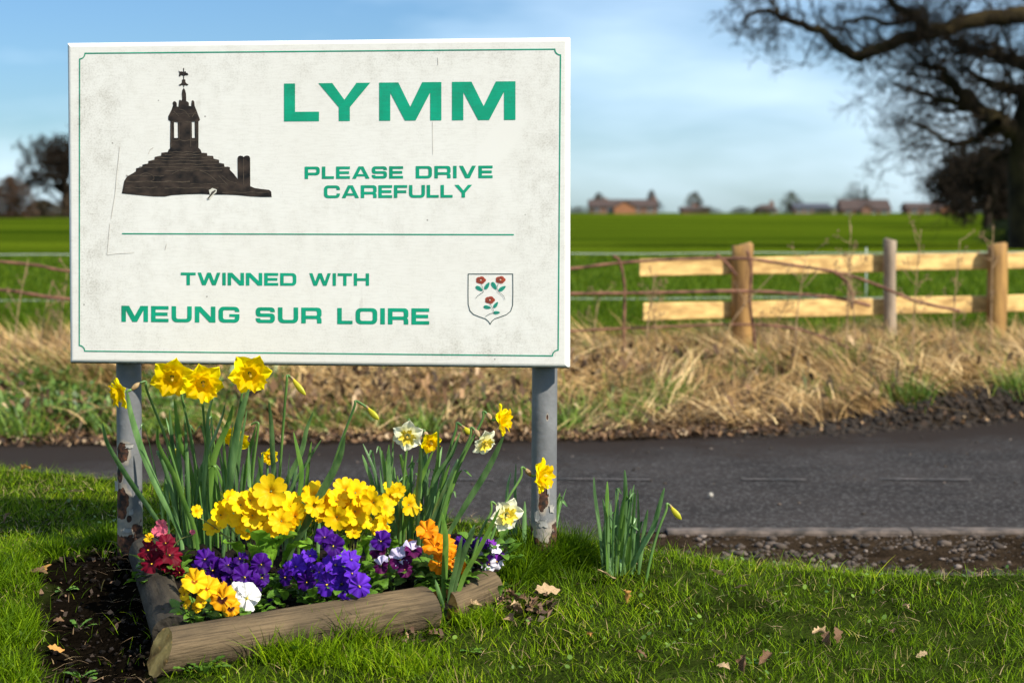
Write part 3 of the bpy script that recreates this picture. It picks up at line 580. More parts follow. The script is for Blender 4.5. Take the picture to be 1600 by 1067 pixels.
def word(txt, bl, br, tl, tr, v, h, gap, spans=None):
    """letters between the four photographed corners of the word"""
    A, B, C_, D = [Vector(S(*p)) for p in (bl, br, tl, tr)]
    gl = [glyph(c_, v, h) for c_ in txt]; tot = sum(w for w, _ in gl) + gap * (len(txt) - 1); mb = MB(); x = 0
    for i, (w, lo) in enumerate(gl):
        if spans: a0, a1 = [(q - bl[0]) / (br[0] - bl[0]) for q in spans[i]]
        else: a0, a1 = x / tot, (x + w) / tot
        x += w + gap
        def mapf(p):
            s_ = a0 + (a1 - a0) * p[0] / w; return tuple((A * (1 - s_) + B * s_) * (1 - p[1]) + (C_ * (1 - s_) + D * s_) * p[1])
        flat(mb, [[mapf(p) for p in q] for q in lo], -.0007)
    o = mb.build('lettering', green_m, sign); o['label'] = 'green lettering reading ' + txt
    return o
word('LYMM', (444, 190), (805.5, 187.6), (444, 131), (805.5, 127.4), .29, .25, .12, spans=[(444, 499.3), (498.5, 580), (594, 691), (707.5, 805.5)])
word('PLEASE', (476.3, 279.8), (630, 279.0), (476.3, 260.7), (630, 260.0), .26, .21, .17)
word('DRIVE', (649.8, 279.0), (769.8, 278.4), (649.8, 259.8), (769.8, 259.0), .26, .21, .19)
word('CAREFULLY', (506.4, 309.8), (738, 308.8), (506.4, 290), (738, 289.0), .26, .21, .14)
word('TWINNED', (282.7, 445.4), (463.2, 446.4), (282.7, 425.8), (463.2, 426.8), .26, .21, .15)
word('WITH', (483.4, 446.4), (576.8, 446.4), (483.4, 426.9), (576.8, 427.2), .26, .21, .15)
word('MEUNG', (190, 502.6), (374.3, 504.2), (190, 477.6), (374.3, 479.4), .27, .21, .19)
word('SUR', (399.8, 504.4), (502.6, 505.2), (399.8, 480), (502.6, 480.7), .27, .21, .19)
word('LOIRE', (527.2, 506.2), (670.8, 507), (527.2, 481.2), (670.8, 481.8), .27, .21, .19)
def strip(mb, P, w, y, mi=0, closed=False):
    P = [Vector(p) for p in P]; k = len(P); vs_ = []
    for i, p in enumerate(P):
        a = P[(i-1) % k] if (closed or i) else P[0]; c_ = P[(i+1) % k] if (closed or i < k-1) else P[-1]
        t1 = (p - a); t2 = (c_ - p); t1 = t1.normalized() if t1.length > 1e-9 else t2.normalized(); t2 = t2.normalized() if t2.length > 1e-9 else t1
        t = (t1 + t2).normalized(); nrm = Vector((-t.y, t.x)); sc = 1 / max(.4, nrm.dot(Vector((-t1.y, t1.x))))
        vs_ += [(p.x - nrm.x * w / 2 * sc, y, p.y - nrm.y * w / 2 * sc), (p.x + nrm.x * w / 2 * sc, y, p.y + nrm.y * w / 2 * sc)]
    fs = [(2*i, 2*((i+1) % k), 2*((i+1) % k)+1, 2*i+1) for i in range(k if closed else k-1)]
    mb.add(vs_, fs, mi)
# thin border with scooped corners
c4 = [Vector(S(124.2, 548.3)), Vector(S(872.3, 555.9)), Vector(S(876.0, 77.2)), Vector(S(124.6, 83.8))]
rr = .0135; P = []
for i, (sx, sy) in enumerate([(1, 1), (-1, 1), (-1, -1), (1, -1)]):
    cc = c4[i]; st = {0: 90, 1: 180, 2: 270, 3: 0}[i]
    arc = [(cc.x + rr * math.cos(R(st - 90 * q / 8)), cc.y + rr * math.sin(R(st - 90 * q / 8))) for q in range(9)]
    P += arc
mb = MB(); strip(mb, P, .0026, -.0008, closed=True); mb.build('border_line', green_m, sign)
mb = MB(); a, c_ = S(191, 365.2), S(803, 366.8); strip(mb, [a, c_], .0026, -.0008); mb.build('dividing_line', green_m, sign)

# picture of the stone market cross
def z1(x, y): return S(100 + x / 3.5575, 50 + y / 3.5575)
stone_ink = M('picture_dark', (.008, .006, .005), (.052, .036, .026), scale=30, rough=.5, spec=.3, stretch=(1, 1, 1.6), detail=7)
brown_ink = M('picture_brown', (.055, .040, .028), (.11, .085, .062), scale=60, rough=.5, spec=.3)
white_ink = M('picture_white', (.6, .58, .50), rough=.5)
out = [(322,898),(335,830),(350,805),(385,785),(400,775),(402,758),(435,752),(437,738),(468,732),(470,718),(503,710),(505,695),(540,688),(542,672),(578,668),(582,655),(590,648),(592,498),(580,490),(580,470),(600,430),(607,408),(604,396),(610,387),(618,386),(627,395),(628,416),(636,417),(639,393),(640,382),(646,377),(652,384),(657,375),(655,345),(658,325),(666,312),(674,325),(679,345),(680,385),(686,388),(694,394),(695,412),(707,414),(709,394),(710,384),(718,380),(725,390),(727,412),(742,450),(757,490),(748,498),(748,645),(760,656),(765,672),(795,674),(797,688),(830,690),(832,705),(862,712),(863,728),(890,733),(893,750),(922,752),(923,768),(945,790),(966,818),(965,702),(970,692),(981,688),(994,691),(999,697),(1004,691),(1018,687),(1030,691),(1035,702),(1036,858),(1060,868),(1100,874),(1140,878),(1152,888),(1155,918),(1100,918),(1040,915),(970,908),(900,905),(830,905),(760,901),(680,903),(600,908),(560,916),(500,915),(450,911),(400,906)]
mb = MB()
flat(mb, [[z1(*p) for p in out], [z1(*p) for p in [(612,502),(633,502),(634,590),(613,590)]], [z1(*p) for p in [(711,500),(727,500),(728,590),(712,590)]]], -.0007)
# the iron vane: pole, bird and scrolls
flat(mb, [[z1(*p) for p in [(663,202),(668,202),(668,309),(664,309)]]], -.0007)
flat(mb, [[z1(*p) for p in [(637,216),(645,222),(655,220),(662.5,224),(662.5,246),(652,241),(645,250),(638,246),(642,233)]]], -.0007)
flat(mb, [[z1(*p) for p in [(668.5,222),(676,219),(680,228),(688,230),(692,240),(684,243),(676,242),(668.5,246)]]], -.0007)
flat(mb, [[z1(*p) for p in [(637,296),(648,290),(656,282),(656,268),(663.3,264),(663.3,300),(655,296),(646,302)]]], -.0007)
flat(mb, [[z1(*p) for p in [(693,294),(684,289),(676,281),(675,267),(668.3,264),(668.3,300),(676,297),(684,301)]]], -.0007)
pic = mb.build('stone_cross_picture', stone_ink, sign)
mb = MB()
for x0_, x1_, yy, w_ in [(585,760,668,3.2),(560,790,682,4),(520,825,699,3.6),(480,855,716,4),(455,885,735,3.6),(420,915,752,3.4),(560,880,772,3),(345,560,800,3),(345,700,833,5),(700,900,846,3),(340,520,866,3.4),(560,860,868,3.5),(880,1140,893,3.0),(600,742,500,2.6),(606,738,455,2.4),(596,745,604,3)]:
    strip(mb, [z1(x0_ + (x1_-x0_) * q / 9, yy + 3 * math.sin(q * 1.9 + x0_)) for q in range(10)], w_ / 3.5575 / 650, -.0012)
for pts_ in [[(420,800),(450,785),(490,795),(500,820),(470,835)],[(600,790),(660,765),(740,768),(800,790),(850,830)],[(640,430),(672,440),(700,475)],[(610,440),(640,470)],[(735,440),(712,475)],[(640,505),(640,600)],[(705,505),(705,640)],[(598,510),(598,640)],[(740,510),(740,640)],[(999,705),(999,850)],[(880,800),(920,830),(960,840)],[(860,800),(910,850)]]:
    strip(mb, [z1(*p) for p in crom([(a_, b__, 0) for a_, b__ in pts_], 4) and [(q.x, q.y) for q in crom([(a_, b__, 0) for a_, b__ in pts_], 4)]], 3.2 / 3.5575 / 650, -.0012)
mb.build('picture_highlights', brown_ink, pic)
mb = MB()
flat(mb, [[z1(*p) for p in [(806,880),(826,868),(850,877),(848,893),(832,905),(815,928),(798,934),(797,922),(812,906)]]], -.0013)
mb.build('chipped_patch', white_ink, pic)
mb = MB(); flat(mb, [[z1(*p) for p in [(822,890),(840,879),(846,882),(834,896),(816,914),(803,931),(799,926),(812,908)]]], -.0018); mb.build('chip_shadow', M('chip_dark', (.05, .04, .03)), pic)
# scratches left in the paint
scr = M('scratch', (.38, .34, .29), (.62, .58, .50), scale=40)
mb = MB()
for P in [[(310,640),(302,720),(290,830),(285,900),(275,960),(262,1040)],[(468,682),(480,655),(497,644)]]:
    strip(mb, [z1(*p) for p in P], .0011, -.0009)
for P in [[(255,0),(250,60),(240,172)],[(240,172),(300,165),(390,160)],[(570,112),(562,145)]]:
    strip(mb, [S(100 + a_ / 3.5575, 350 + b__ / 3.5575) for a_, b__ in P], .0009, -.0009)
strip(mb, [S(684, 90), S(684.5, 102)], .0012, -.0009); strip(mb, [S(676, 190), S(676.5, 242)], .0009, -.0009)
mb.build('scratch', scr, sign)

# coat of arms: shield with three roses
line_m = M('arms_line', (.03, .06, .055)); red_m = M('arms_red', (.30, .035, .012), (.42, .06, .02), scale=60, rough=.5); leafg = M('arms_green', (.01, .28, .19), rough=.5)
def z4(x, y): return S(500 + x / 3.8095, 380 + y / 3.8095)
P = [(883,183),(1148,183),(1149,300),(1147,370),(1135,405),(1110,425),(1075,438),(1040,450),(1022,466),(1014,482),(1004,466),(986,450),(950,438),(915,424),(893,402),(883,365),(882,300)]
mb = MB(); strip(mb, [z4(*p) for p in P], .0017, -.0008, closed=True); arms = mb.build('coat_of_arms', line_m, sign)
def rose(cx_, cy_, flip, leaves, stem):
    mb = MB(); q = []
    for k in range(40):
        a = 2 * math.pi * k / 40; r_ = 29 * (.86 + .14 * abs(math.cos(2.5 * a)))
        q.append(z4(cx_ + r_ * math.cos(a) * 1.05, cy_ - r_ * math.sin(a) * .78))
    flat(mb, [q], -.0008, 0)
    strip(mb, [z4(cx_ + 12 * math.cos(a_), cy_ - 3 - 8 * math.sin(a_)) for a_ in [i * .7 for i in range(8)]], .0008, -.0012, 1)
    strip(mb, [z4(cx_ + 21 * math.cos(a_ + 2), cy_ - 14 * math.sin(a_ + 2)) for a_ in [i * .5 for i in range(9)]], .0008, -.0012, 1)
    flat(mb, [[z4(cx_ + 5 * math.cos(k * .9), cy_ - 4 * math.sin(k * .9)) for k in range(7)]], -.0014, 3)
    for lx_, ly_, ang, ln_ in leaves:
        q = []
        for k in range(16):
            t = 2 * math.pi * k / 16; a_ = ln_ * math.cos(t); b__ = ln_ * .46 * math.sin(t) * (1 - .3 * math.cos(t))
            q.append(z4(lx_ + a_ * math.cos(ang) - b__ * math.sin(ang), ly_ + a_ * math.sin(ang) + b__ * math.cos(ang)))
        flat(mb, [q], -.0008, 2)
        strip(mb, [z4(lx_ - ln_ * math.cos(ang), ly_ - ln_ * math.sin(ang)), z4(lx_ + ln_ * .9 * math.cos(ang), ly_ + ln_ * .9 * math.sin(ang))], .0006, -.0012, 1)
    strip(mb, [z4(*p) for p in stem], .0009, -.0016, 1)
    mb.build('rose', [red_m, line_m, leafg, white_ink], arms)
rose(958, 220, 1, [(948, 270, .55, 24), (995, 254, -1.0, 24)], [(962,243),(968,265),(974,290),(955,302),(938,314),(928,328)])
rose(1075, 218, -1, [(1037, 254, 1.0, 26), (1085, 270, -.6, 25)], [(1062,240),(1055,262),(1060,290),(1080,302),(1094,314),(1102,336)])
rose(1012, 338, 1, [(996, 381, .2, 22), (1047, 367, -.95, 21), (1052, 413, -.05, 20)], [(1012,358),(1022,378),(1032,394),(1036,412),(1010,420),(986,436)])

# posts: round steel tubes, flaking grey paint over rust
def post_mat(name, holes, h_rust, seed):
    m = M(name, (.125, .13, .135), (.185, .19, .195), scale=10, rough=.42, spec=.5, detail=6, bump=.0008, bscale=60)
    n, l, b = nodes(m); src = b.inputs['Base Color'].links[0].from_socket
    tc = n.new('ShaderNodeTexCoord'); se = n.new('ShaderNodeSeparateXYZ'); l(tc.outputs['Object'], se.inputs[0])
    def mth(op, *a, clamp=False):
        q = n.new('ShaderNodeMath'); q.operation = op; q.use_clamp = clamp
        for i, v_ in enumerate(a):
            if isinstance(v_, (int, float)): q.inputs[i].default_value = v_
            else: l(v_, q.inputs[i])
        return q.outputs[0]
    mp = n.new('ShaderNodeMapping'); mp.inputs['Location'].default_value = (seed, 0, seed); l(tc.outputs['Object'], mp.inputs[0])
    nz = n.new('ShaderNodeTexNoise'); nz.inputs['Scale'].default_value = 34; nz.inputs['Detail'].default_value = 5; l(mp.outputs[0], nz.inputs['Vector'])
    dn = mth('SUBTRACT', nz.outputs[0], .5)
    rust = mth('SUBTRACT', h_rust, se.outputs['Z']); rust = mth('MULTIPLY', rust, 22.0)
    acc = mth('MULTIPLY_ADD', dn, 3.2, rust)
    for (hx, hz, ax, az) in holes:
        dx = mth('POWER', mth('MULTIPLY', mth('ABSOLUTE', mth('SUBTRACT', se.outputs['X'], hx)), 1 / ax), 2.0); dz = mth('POWER', mth('MULTIPLY', mth('ABSOLUTE', mth('SUBTRACT', se.outputs['Z'], hz)), 1 / az), 2.0)
        f = mth('SUBTRACT', 1.0, mth('ADD', dx, dz)); f = mth('MULTIPLY_ADD', dn, 3.0, f); acc = mth('MAXIMUM', acc, f)
    front = mth('LESS_THAN', se.outputs['Y'], .02)
    def mr(a, lo, hi):
        q = n.new('ShaderNodeMapRange'); q.inputs[1].default_value = lo; q.inputs[2].default_value = hi; l(a, q.inputs[0]); return q.outputs[0]
    halo = mr(acc, -.9, .1); core = mr(acc, .0, .06)
    n2 = n.new('ShaderNodeTexNoise'); n2.inputs['Scale'].default_value = 70; n2.inputs['Detail'].default_value = 6; l(mp.outputs[0], n2.inputs['Vector'])
    rr_ = n.new('ShaderNodeValToRGB'); e = rr_.color_ramp.elements; e[0].position = .38; e[0].color = (.012, .008, .006, 1); e[1].position = .66; e[1].color = (.19, .07, .03, 1); q = e.new(.5); q.color = (.06, .024, .012, 1); l(n2.outputs[0], rr_.inputs[0])
    m1 = n.new('ShaderNodeMix'); m1.data_type = 'RGBA'; l(mth('MULTIPLY', halo, .6), m1.inputs['Factor']); l(src, m1.inputs['A']); m1.inputs['B'].default_value = (.50, .40, .28, 1)
    m2 = n.new('ShaderNodeMix'); m2.data_type = 'RGBA'; l(core, m2.inputs['Factor']); l(m1.outputs['Result'], m2.inputs['A']); l(rr_.outputs[0], m2.inputs['B'])
    l(m2.outputs['Result'], b.inputs['Base Color'])
    l(mth('MULTIPLY_ADD', core, .45, .42), b.inputs['Roughness'])
    bn = [q for q in n if q.type == 'BUMP'][0]; b2 = n.new('ShaderNodeBump'); b2.inputs['Distance'].default_value = .0035; b2.invert = True
    l(mth('MULTIPLY_ADD', n2.outputs[0], .35, core), b2.inputs['Height']); l(bn.outputs[0], b2.inputs['Normal']); l(b2.outputs[0], b.inputs['Normal'])
    return m
def post(pxc, top_px, holes, h_rust, lean_px, seed):
    r_ = .0305; ux, _ = S(pxc, 620); mb = MB(); n_ = 40
    zs = list(np.linspace(-.16, zt - .06, 60)); x2, _ = S(lean_px, 860)
    pts = [(ux + (x2 - ux) * max(0, (zb - z_)) / zb, .076, z_) for z_ in zs]
    rad = [r_ * (1 + .03 * noise.noise(Vector((seed, 0, z_ * 30))) * (1 if z_ < .1 else .0) + (.02 if z_ < h_rust else 0)) for z_ in zs]
    mb.tube(pts, rad, n_)
    o = mb.build('post', post_mat('post_paint', [(hx - 0, hz, ax, az) for hx, hz, ax, az in holes], h_rust, seed), sign, True, origin=(0, 0, 0))
    return o, pts
def HX(px, py): return S(px, py)
def hole(px, py, w, h): a = S(px, py); return (a[0], a[1], w, h)
o, _ = post(185.5, 0, [hole(181, 712, .018, .028), hole(178, 792, .022, .042), hole(192, 815, .006, .009), hole(176, 745, .010, .022)], S(190, 833)[1], 187.5, 3.1)
o['label'] = 'left post with peeling paint'
o, _ = post(846, 0, [hole(842, 762, .009, .014), hole(845, 785, .011, .034), hole(852, 655, .003, .008)], S(850, 838)[1], 844, 8.4)
o['label'] = 'right post with a rusted foot'
# ragged flakes of paint curling off the posts
flake_m = M('paint_flake', (.28, .28, .27), (.40, .38, .34), scale=30, rough=.5)
for (px, py, w_, h_, tw) in [(193, 700, .020, .012, .6), (170, 765, .012, .024, -.8), (195, 805, .010, .014, .5), (846, 822, .020, .020, .2), (836, 812, .012, .026, -.7), (859, 800, .010, .02, .8), (190, 832, .024, .012, .3), (854, 768, .007, .03, .5)]:
    a = S(px, py); base_u = S(187 if px < 400 else 845, py)[0]; du = a[0] - base_u; yy = .076 - math.sqrt(max(.00001, .0318 ** 2 - du * du)); mb = MB(); q = []
    for j in range(5):
        for i in range(5):
            s_, t_ = i / 4 - .5, j / 4 - .5
            ed = .7 + .5 * rnd.random() if (i in (0, 4) or j in (0, 4)) else 1
            uu = du + s_ * w_ * ed
            q.append((base_u + uu, .076 - math.sqrt(max(1e-5, .0318 ** 2 - min(uu * uu, .03 ** 2))) - .0012 - .006 * (max(0, t_ * math.copysign(1, tw)) ** 2 + abs(tw) * max(0, s_ * tw)), a[1] + t_ * h_ * ed))
    mb.add(q, [(j*5+i, j*5+i+1, j*5+i+6, j*5+i+5) for j in range(4) for i in range(4)])
    mb.build('paint_flake', flake_m, sign)

# ------------------------------------------------------------------ half round logs edging the bed
def log_obj(name, label, A, B, r_, mats, endA=(0, 0), endB=(0, 0), seed=0.0, parent=None):
    """A,B ends of the axis; end = shear of the cut along the axis per unit of sideways / upward offset"""
    A, B = Vector(A), Vector(B); ax = (B - A); Ln = ax.length; ax.normalize(); side = Vector((0, 0, 1)).cross(ax).normalized(); up = ax.cross(side)
    n_, k = 40, 36; mb = MB(); vs_ = []
    for i in range(k + 1):
        t = i / k
        for j in range(n_):
            a = 2 * math.pi * j / n_; rr_ = r_ * (1 + .035 * noise.noise(Vector((t * Ln * 7, math.cos(a) * 1.2, math.sin(a) * 1.2 + seed))) + .02 * noise.noise(Vector((t * Ln * 2.5, math.cos(a) * 6, math.sin(a) * 6 + seed))))
            # two drying splits running along the log
            for ca_, w0, t0, t1 in ((1.25 + .06 * math.sin(t * 9), .05, .1, .62), (.55, .04, .45, .97)):
                dd = abs(a - ca_); rr_ -= .008 * max(0, 1 - dd / .09) * (1 if t0 < t < t1 else 0)
            sx, sz = math.cos(a) * rr_, math.sin(a) * rr_
            sh = (endA[0] * sx + endA[1] * sz) * (1 - t) + (endB[0] * sx + endB[1] * sz) * t
            x = t * Ln + sh + (.004 * noise.noise(Vector((sx * 90, sz * 90, seed))) if i in (0, k) else 0)
            if i in (0, k): x += (.006 if i == 0 else -.006) * 0
            vs_.append(Vector((x, sx, sz)))
    fs = [(i*n_+j, (i+1)*n_+j, (i+1)*n_+(j+1) % n_, i*n_+(j+1) % n_) for i in range(k) for j in range(n_)]
    mb.add(vs_, fs, 0)
    for e, (i, flip) in enumerate(((0, 0), (k, 1))):            # cut ends as rings, slightly rough
        ring = vs_[i*n_:(i+1)*n_]; cen = sum(ring, Vector()) / n_; q = []; rings_ = [1.0, .96, .8, .6, .4, .2]
        for s_ in rings_:
            for j, p in enumerate(ring):
                d_ = cen + (p - cen) * s_; d_ = Vector(d_); d_.x += (.005 * noise.noise(Vector((d_.y * 60, d_.z * 60, e + seed))) if s_ < .97 else 0) + (-.003 if (s_ < .97) != bool(flip) else 0) * 0
                q.append(d_)
        q.append(cen); m_ = len(rings_)
        f2 = [((a_)*n_+j, (a_)*n_+(j+1) % n_, (a_+1)*n_+(j+1) % n_, (a_+1)*n_+j) for a_ in range(m_-1) for j in range(n_)] + [((m_-1)*n_+j, (m_-1)*n_+(j+1) % n_, m_*n_) for j in range(n_)]
        mb.add(q, f2 if not flip else [tuple(reversed(f_)) for f_ in f2], 1)
    me = mb.mesh(name, mats, True); o = new_obj(name, me)
    rot = Matrix((ax, side, up)).transposed().to_4x4(); rot.translation = A; o.matrix_world = rot
    tag(o, label, 'log', 'weathered logs edging the flower bed'); return o
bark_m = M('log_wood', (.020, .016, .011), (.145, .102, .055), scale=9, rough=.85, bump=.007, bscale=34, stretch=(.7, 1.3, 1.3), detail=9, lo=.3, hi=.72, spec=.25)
n, l, b = nodes(bark_m)
# fine dark grain along the log, grey weathering, a few knots
mpn = n.new('ShaderNodeMapping'); mpn.inputs['Scale'].default_value = (3.5, 90, 90); tcn = n.new('ShaderNodeTexCoord'); l(tcn.outputs['Object'], mpn.inputs[0])
gn = n.new('ShaderNodeTexNoise'); gn.inputs['Scale'].default_value = 3.2; gn.inputs['Detail'].default_value = 5; l(mpn.outputs[0], gn.inputs['Vector'])
gr = n.new('ShaderNodeMapRange'); gr.inputs[1].default_value = .34; gr.inputs[2].default_value = .56; gr.inputs[3].default_value = .62; gr.inputs[4].default_value = 1.15; l(gn.outputs[0], gr.inputs[0])
src = b.inputs['Base Color'].links[0].from_socket
mg = n.new('ShaderNodeMix'); mg.data_type = 'RGBA'; mg.blend_type = 'MULTIPLY'; mg.inputs['Factor'].default_value = 1; l(src, mg.inputs['A']); l(gr.outputs[0], mg.inputs['B'])
vo = n.new('ShaderNodeTexVoronoi'); vo.inputs['Scale'].default_value = 5.5; l(tcn.outputs['Object'], vo.inputs['Vector'])
kr = n.new('ShaderNodeMapRange'); kr.inputs[1].default_value = .05; kr.inputs[2].default_value = .13; kr.inputs[3].default_value = .25; kr.inputs[4].default_value = 1; l(vo.outputs['Distance'], kr.inputs[0])
mg2 = n.new('ShaderNodeMix'); mg2.data_type = 'RGBA'; mg2.blend_type = 'MULTIPLY'; mg2.inputs['Factor'].default_value = 1; l(mg.outputs['Result'], mg2.inputs['A']); l(kr.outputs[0], mg2.inputs['B'])
l(mg2.outputs['Result'], b.inputs['Base Color'])
b2 = n.new('ShaderNodeBump'); b2.inputs['Distance'].default_value = .002; l(gn.outputs[0], b2.inputs['Height']); l([q for q in n if q.type == 'BUMP' and q != b2][0].outputs[0], b2.inputs['Normal']); l(b2.outputs[0], b.inputs['Normal'])
end_m = M('log_end', (.16, .08, .02), (.70, .43, .13), scale=26, rough=.85, bump=.006, bscale=45, detail=8, spec=.2)
dark_m = M('log_shaded', (.012, .010, .008), (.060, .050, .036), scale=10, rough=.85, bump=.005, bscale=45, stretch=(.5, 1.6, 1.6), detail=9, spec=.2)  # left log's wood, darkened to carry its dappled shade
LR = .049
fA = pt(250, 1014, 3.77); fB = pt(668, 941, 4.03)
fA.z = H(fA.x, fA.y) + .040; fB.z = H(fB.x, fB.y) + .042
logF = log_obj('log', 'thick weathered log along the front of the flower bed with a golden cut end', fA, fB, LR, [bark_m, end_m], endA=(-.12, .42), endB=(-.25, -.05), seed=1.0)
lA = Vector((-.715, 3.865, 0)); lB = Vector((-.876, 4.40, 0)); lA.z = H(lA.x, lA.y) + .036; lB.z = H(lB.x, lB.y) + .034
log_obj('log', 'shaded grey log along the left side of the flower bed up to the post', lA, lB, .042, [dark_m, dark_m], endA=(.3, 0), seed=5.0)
rA = Vector((-.150, 4.075, 0)); rB = Vector((-.05, 4.195, 0)); rA.z = H(rA.x, rA.y) + .030; rB.z = H(rB.x, rB.y) + .020
log_obj('log', 'short weathered log at the right corner of the flower bed, half hidden by grass', rA, rB, .042, [bark_m, end_m], seed=9.0)

# ------------------------------------------------------------------ flowers
def SO(x, y): return float(soil(x, y))
def tint_mat(name, inner, outer, r0, r1, rough=.5, trans=.3, extra=None):
    """petal colour by distance from the flower's own centre, with veins"""
    m = bpy.data.materials.new(name); m.use_nodes = True; n = m.node_tree.nodes; l = m.node_tree.links.new; b = n['Principled BSDF']
    b.inputs['Roughness'].default_value = rough; b.inputs['Specular IOR Level'].default_value = .12
    tc = n.new('ShaderNodeTexCoord'); ln = n.new('ShaderNodeVectorMath'); ln.operation = 'LENGTH'; l(tc.outputs['Object'], ln.inputs[0])
    nz = n.new('ShaderNodeTexNoise'); nz.inputs['Scale'].default_value = 120; l(tc.outputs['Object'], nz.inputs['Vector'])
    ma = n.new('ShaderNodeMath'); ma.operation = 'MULTIPLY_ADD'; ma.inputs[1].default_value = (r1 - r0) * .8 + .002; l(nz.outputs[0], ma.inputs[0]); l(ln.outputs['Value'], ma.inputs[2])
    mr = n.new('ShaderNodeMapRange'); mr.inputs[1].default_value = r0 + (r1 - r0) * .4; mr.inputs[2].default_value = r1 + (r1 - r0) * .4; l(ma.outputs[0], mr.inputs[0])
    rp = n.new('ShaderNodeValToRGB'); e = rp.color_ramp.elements; e[0].color = (*inner, 1); e[1].color = (*outer, 1)
    for p_, c_ in (extra or []): q = e.new(p_); q.color = (*c_, 1)
    l(mr.outputs[0], rp.inputs[0]); l(rp.outputs[0], b.inputs['Base Color'])
    # slight shade differences from flower to flower
    oi = n.new('ShaderNodeObjectInfo'); hs = n.new('ShaderNodeHueSaturation'); vr = n.new('ShaderNodeMapRange'); vr.inputs[3].default_value = .8; vr.inputs[4].default_value = 1.12; l(oi.outputs['Random'], vr.inputs[0]); l(vr.outputs[0], hs.inputs['Value']); l(rp.outputs[0], hs.inputs['Color']); l(hs.outputs[0], b.inputs['Base Color'])
    bp = n.new('ShaderNodeBump'); bp.inputs['Distance'].default_value = .0006; n3 = n.new('ShaderNodeTexNoise'); n3.inputs['Scale'].default_value = 260; l(tc.outputs['Object'], n3.inputs['Vector']); l(n3.outputs[0], bp.inputs['Height']); l(bp.outputs[0], b.inputs['Normal'])
    tr = n.new('ShaderNodeBsdfTranslucent'); ms = n.new('ShaderNodeMixShader'); ms.inputs[0].default_value = trans; l(hs.outputs[0], tr.inputs[0]); l(b.outputs[0], ms.inputs[1]); l(tr.outputs[0], ms.inputs[2]); l(ms.outputs[0], n['Material Output'].inputs[0])
    return m
daf_y = tint_mat('daffodil_yellow', (.92, .70, .002), (.95, .79, .003), .0, .03)
daf_t = tint_mat('trumpet_yellow', (.90, .56, .001), (.94, .66, .002), .004, .02, trans=.6)
daf_w = tint_mat('daffodil_cream', (.82, .78, .30), (.88, .87, .66), .004, .03)
daf_wt = tint_mat('trumpet_lemon', (.78, .58, .03), (.86, .72, .10), .0, .03, trans=.35)
bud_m = M('bud_yellow', (.38, .42, .02), (.80, .62, .02), scale=28, rough=.45, trans=.2, stretch=(1, 1, .3))
stem_m = M('stem_green', (.055, .13, .030), (.11, .21, .045), scale=12, rough=.42, spec=.4)
leaf_m = M('daffodil_leaf', (.070, .160, .048), (.19, .34, .115), scale=16, rough=.32, trans=.22, stretch=(3, 3, .5), bump=.0006, bscale=150, spec=.5)
n_, l_, b_ = nodes(leaf_m); oi = n_.new('ShaderNodeObjectInfo'); hs = n_.new('ShaderNodeHueSaturation'); vr = n_.new('ShaderNodeMapRange'); vr.inputs[3].default_value = .62; vr.inputs[4].default_value = 1.25
l_(oi.outputs['Random'], vr.inputs[0]); l_(vr.outputs[0], hs.inputs['Value']); l_(b_.inputs['Base Color'].links[0].from_socket, hs.inputs['Color']); l_(hs.outputs[0], b_.inputs['Base Color'])
leaf_y = M('daffodil_leaf_light', (.08, .19, .03), (.16, .30, .05), scale=16, rough=.4, trans=.3, stretch=(3, 3, .5), spec=.5)
spathe_m = M('spathe_papery', (.30, .19, .09), (.52, .38, .20), scale=90, rough=.75, trans=.3)

def tepal_mesh(name, mat, Ln, W, seed, tip=.9, curl=.2):
    nu, nv = 11, 7; r_ = random.Random(seed); V_ = []; ph = r_.uniform(0, 6)
    for i in range(nu):
        u = i / (nu - 1); w = W * (math.sin(math.pi * min(1, u ** .78 * .97 + .06)) ** .62) * (1 if u < .8 else 1 - ((u - .8) / .2) ** 2.2 * .88)
        for j in range(nv):
            v = j / (nv - 1) * 2 - 1
            z = curl * Ln * (u ** 1.6) + .10 * Ln * math.sin(u * 3) - .16 * W * (1 - abs(v)) * math.sin(u * 3.1) + .07 * W * math.sin(v * 5 + ph + u * 4) * u + .10 * W * abs(v) * math.sin(u * 8 + ph) * u
            V_.append((.004 + u * Ln, v * w * .5 + .03 * Ln * math.sin(u * 3 + ph), z))
    mb = MB(); mb.add(V_, [(i*nv+j, (i+1)*nv+j, (i+1)*nv+j+1, i*nv+j+1) for i in range(nu-1) for j in range(nv-1)])
    return mb.mesh(name, mat, True)
def trumpet_mesh(name, mat, Ln, r0, r1, seed, flare=2.4, frill=.22):
    nu, nv = 10, 48; ph = random.Random(seed).uniform(0, 6); V_ = []
    for i in range(nu):
        u = i / (nu - 1); r_ = r0 + (r1 - r0) * u ** flare
        for j in range(nv):
            a = 2 * math.pi * j / nv; k = u ** 4
            rr_ = r_ * (1 + frill * k * (math.sin(a * 6 + ph) + .6 * math.sin(a * 13 + ph * 2)) + .05 * math.cos(6 * a) * (1 - k))
            V_.append((rr_ * math.cos(a), rr_ * math.sin(a), Ln * u - .002 + .12 * Ln * k * math.sin(a * 9 + ph * 3)))
    mb = MB(); mb.add(V_, [(i*nv+j, i*nv+(j+1) % nv, (i+1)*nv+(j+1) % nv, (i+1)*nv+j) for i in range(nu-1) for j in range(nv)])
    return mb.mesh(name, mat, True)
TEP = {}
pist_m = M('pistil', (.85, .66, .10), rough=.5, trans=.3)
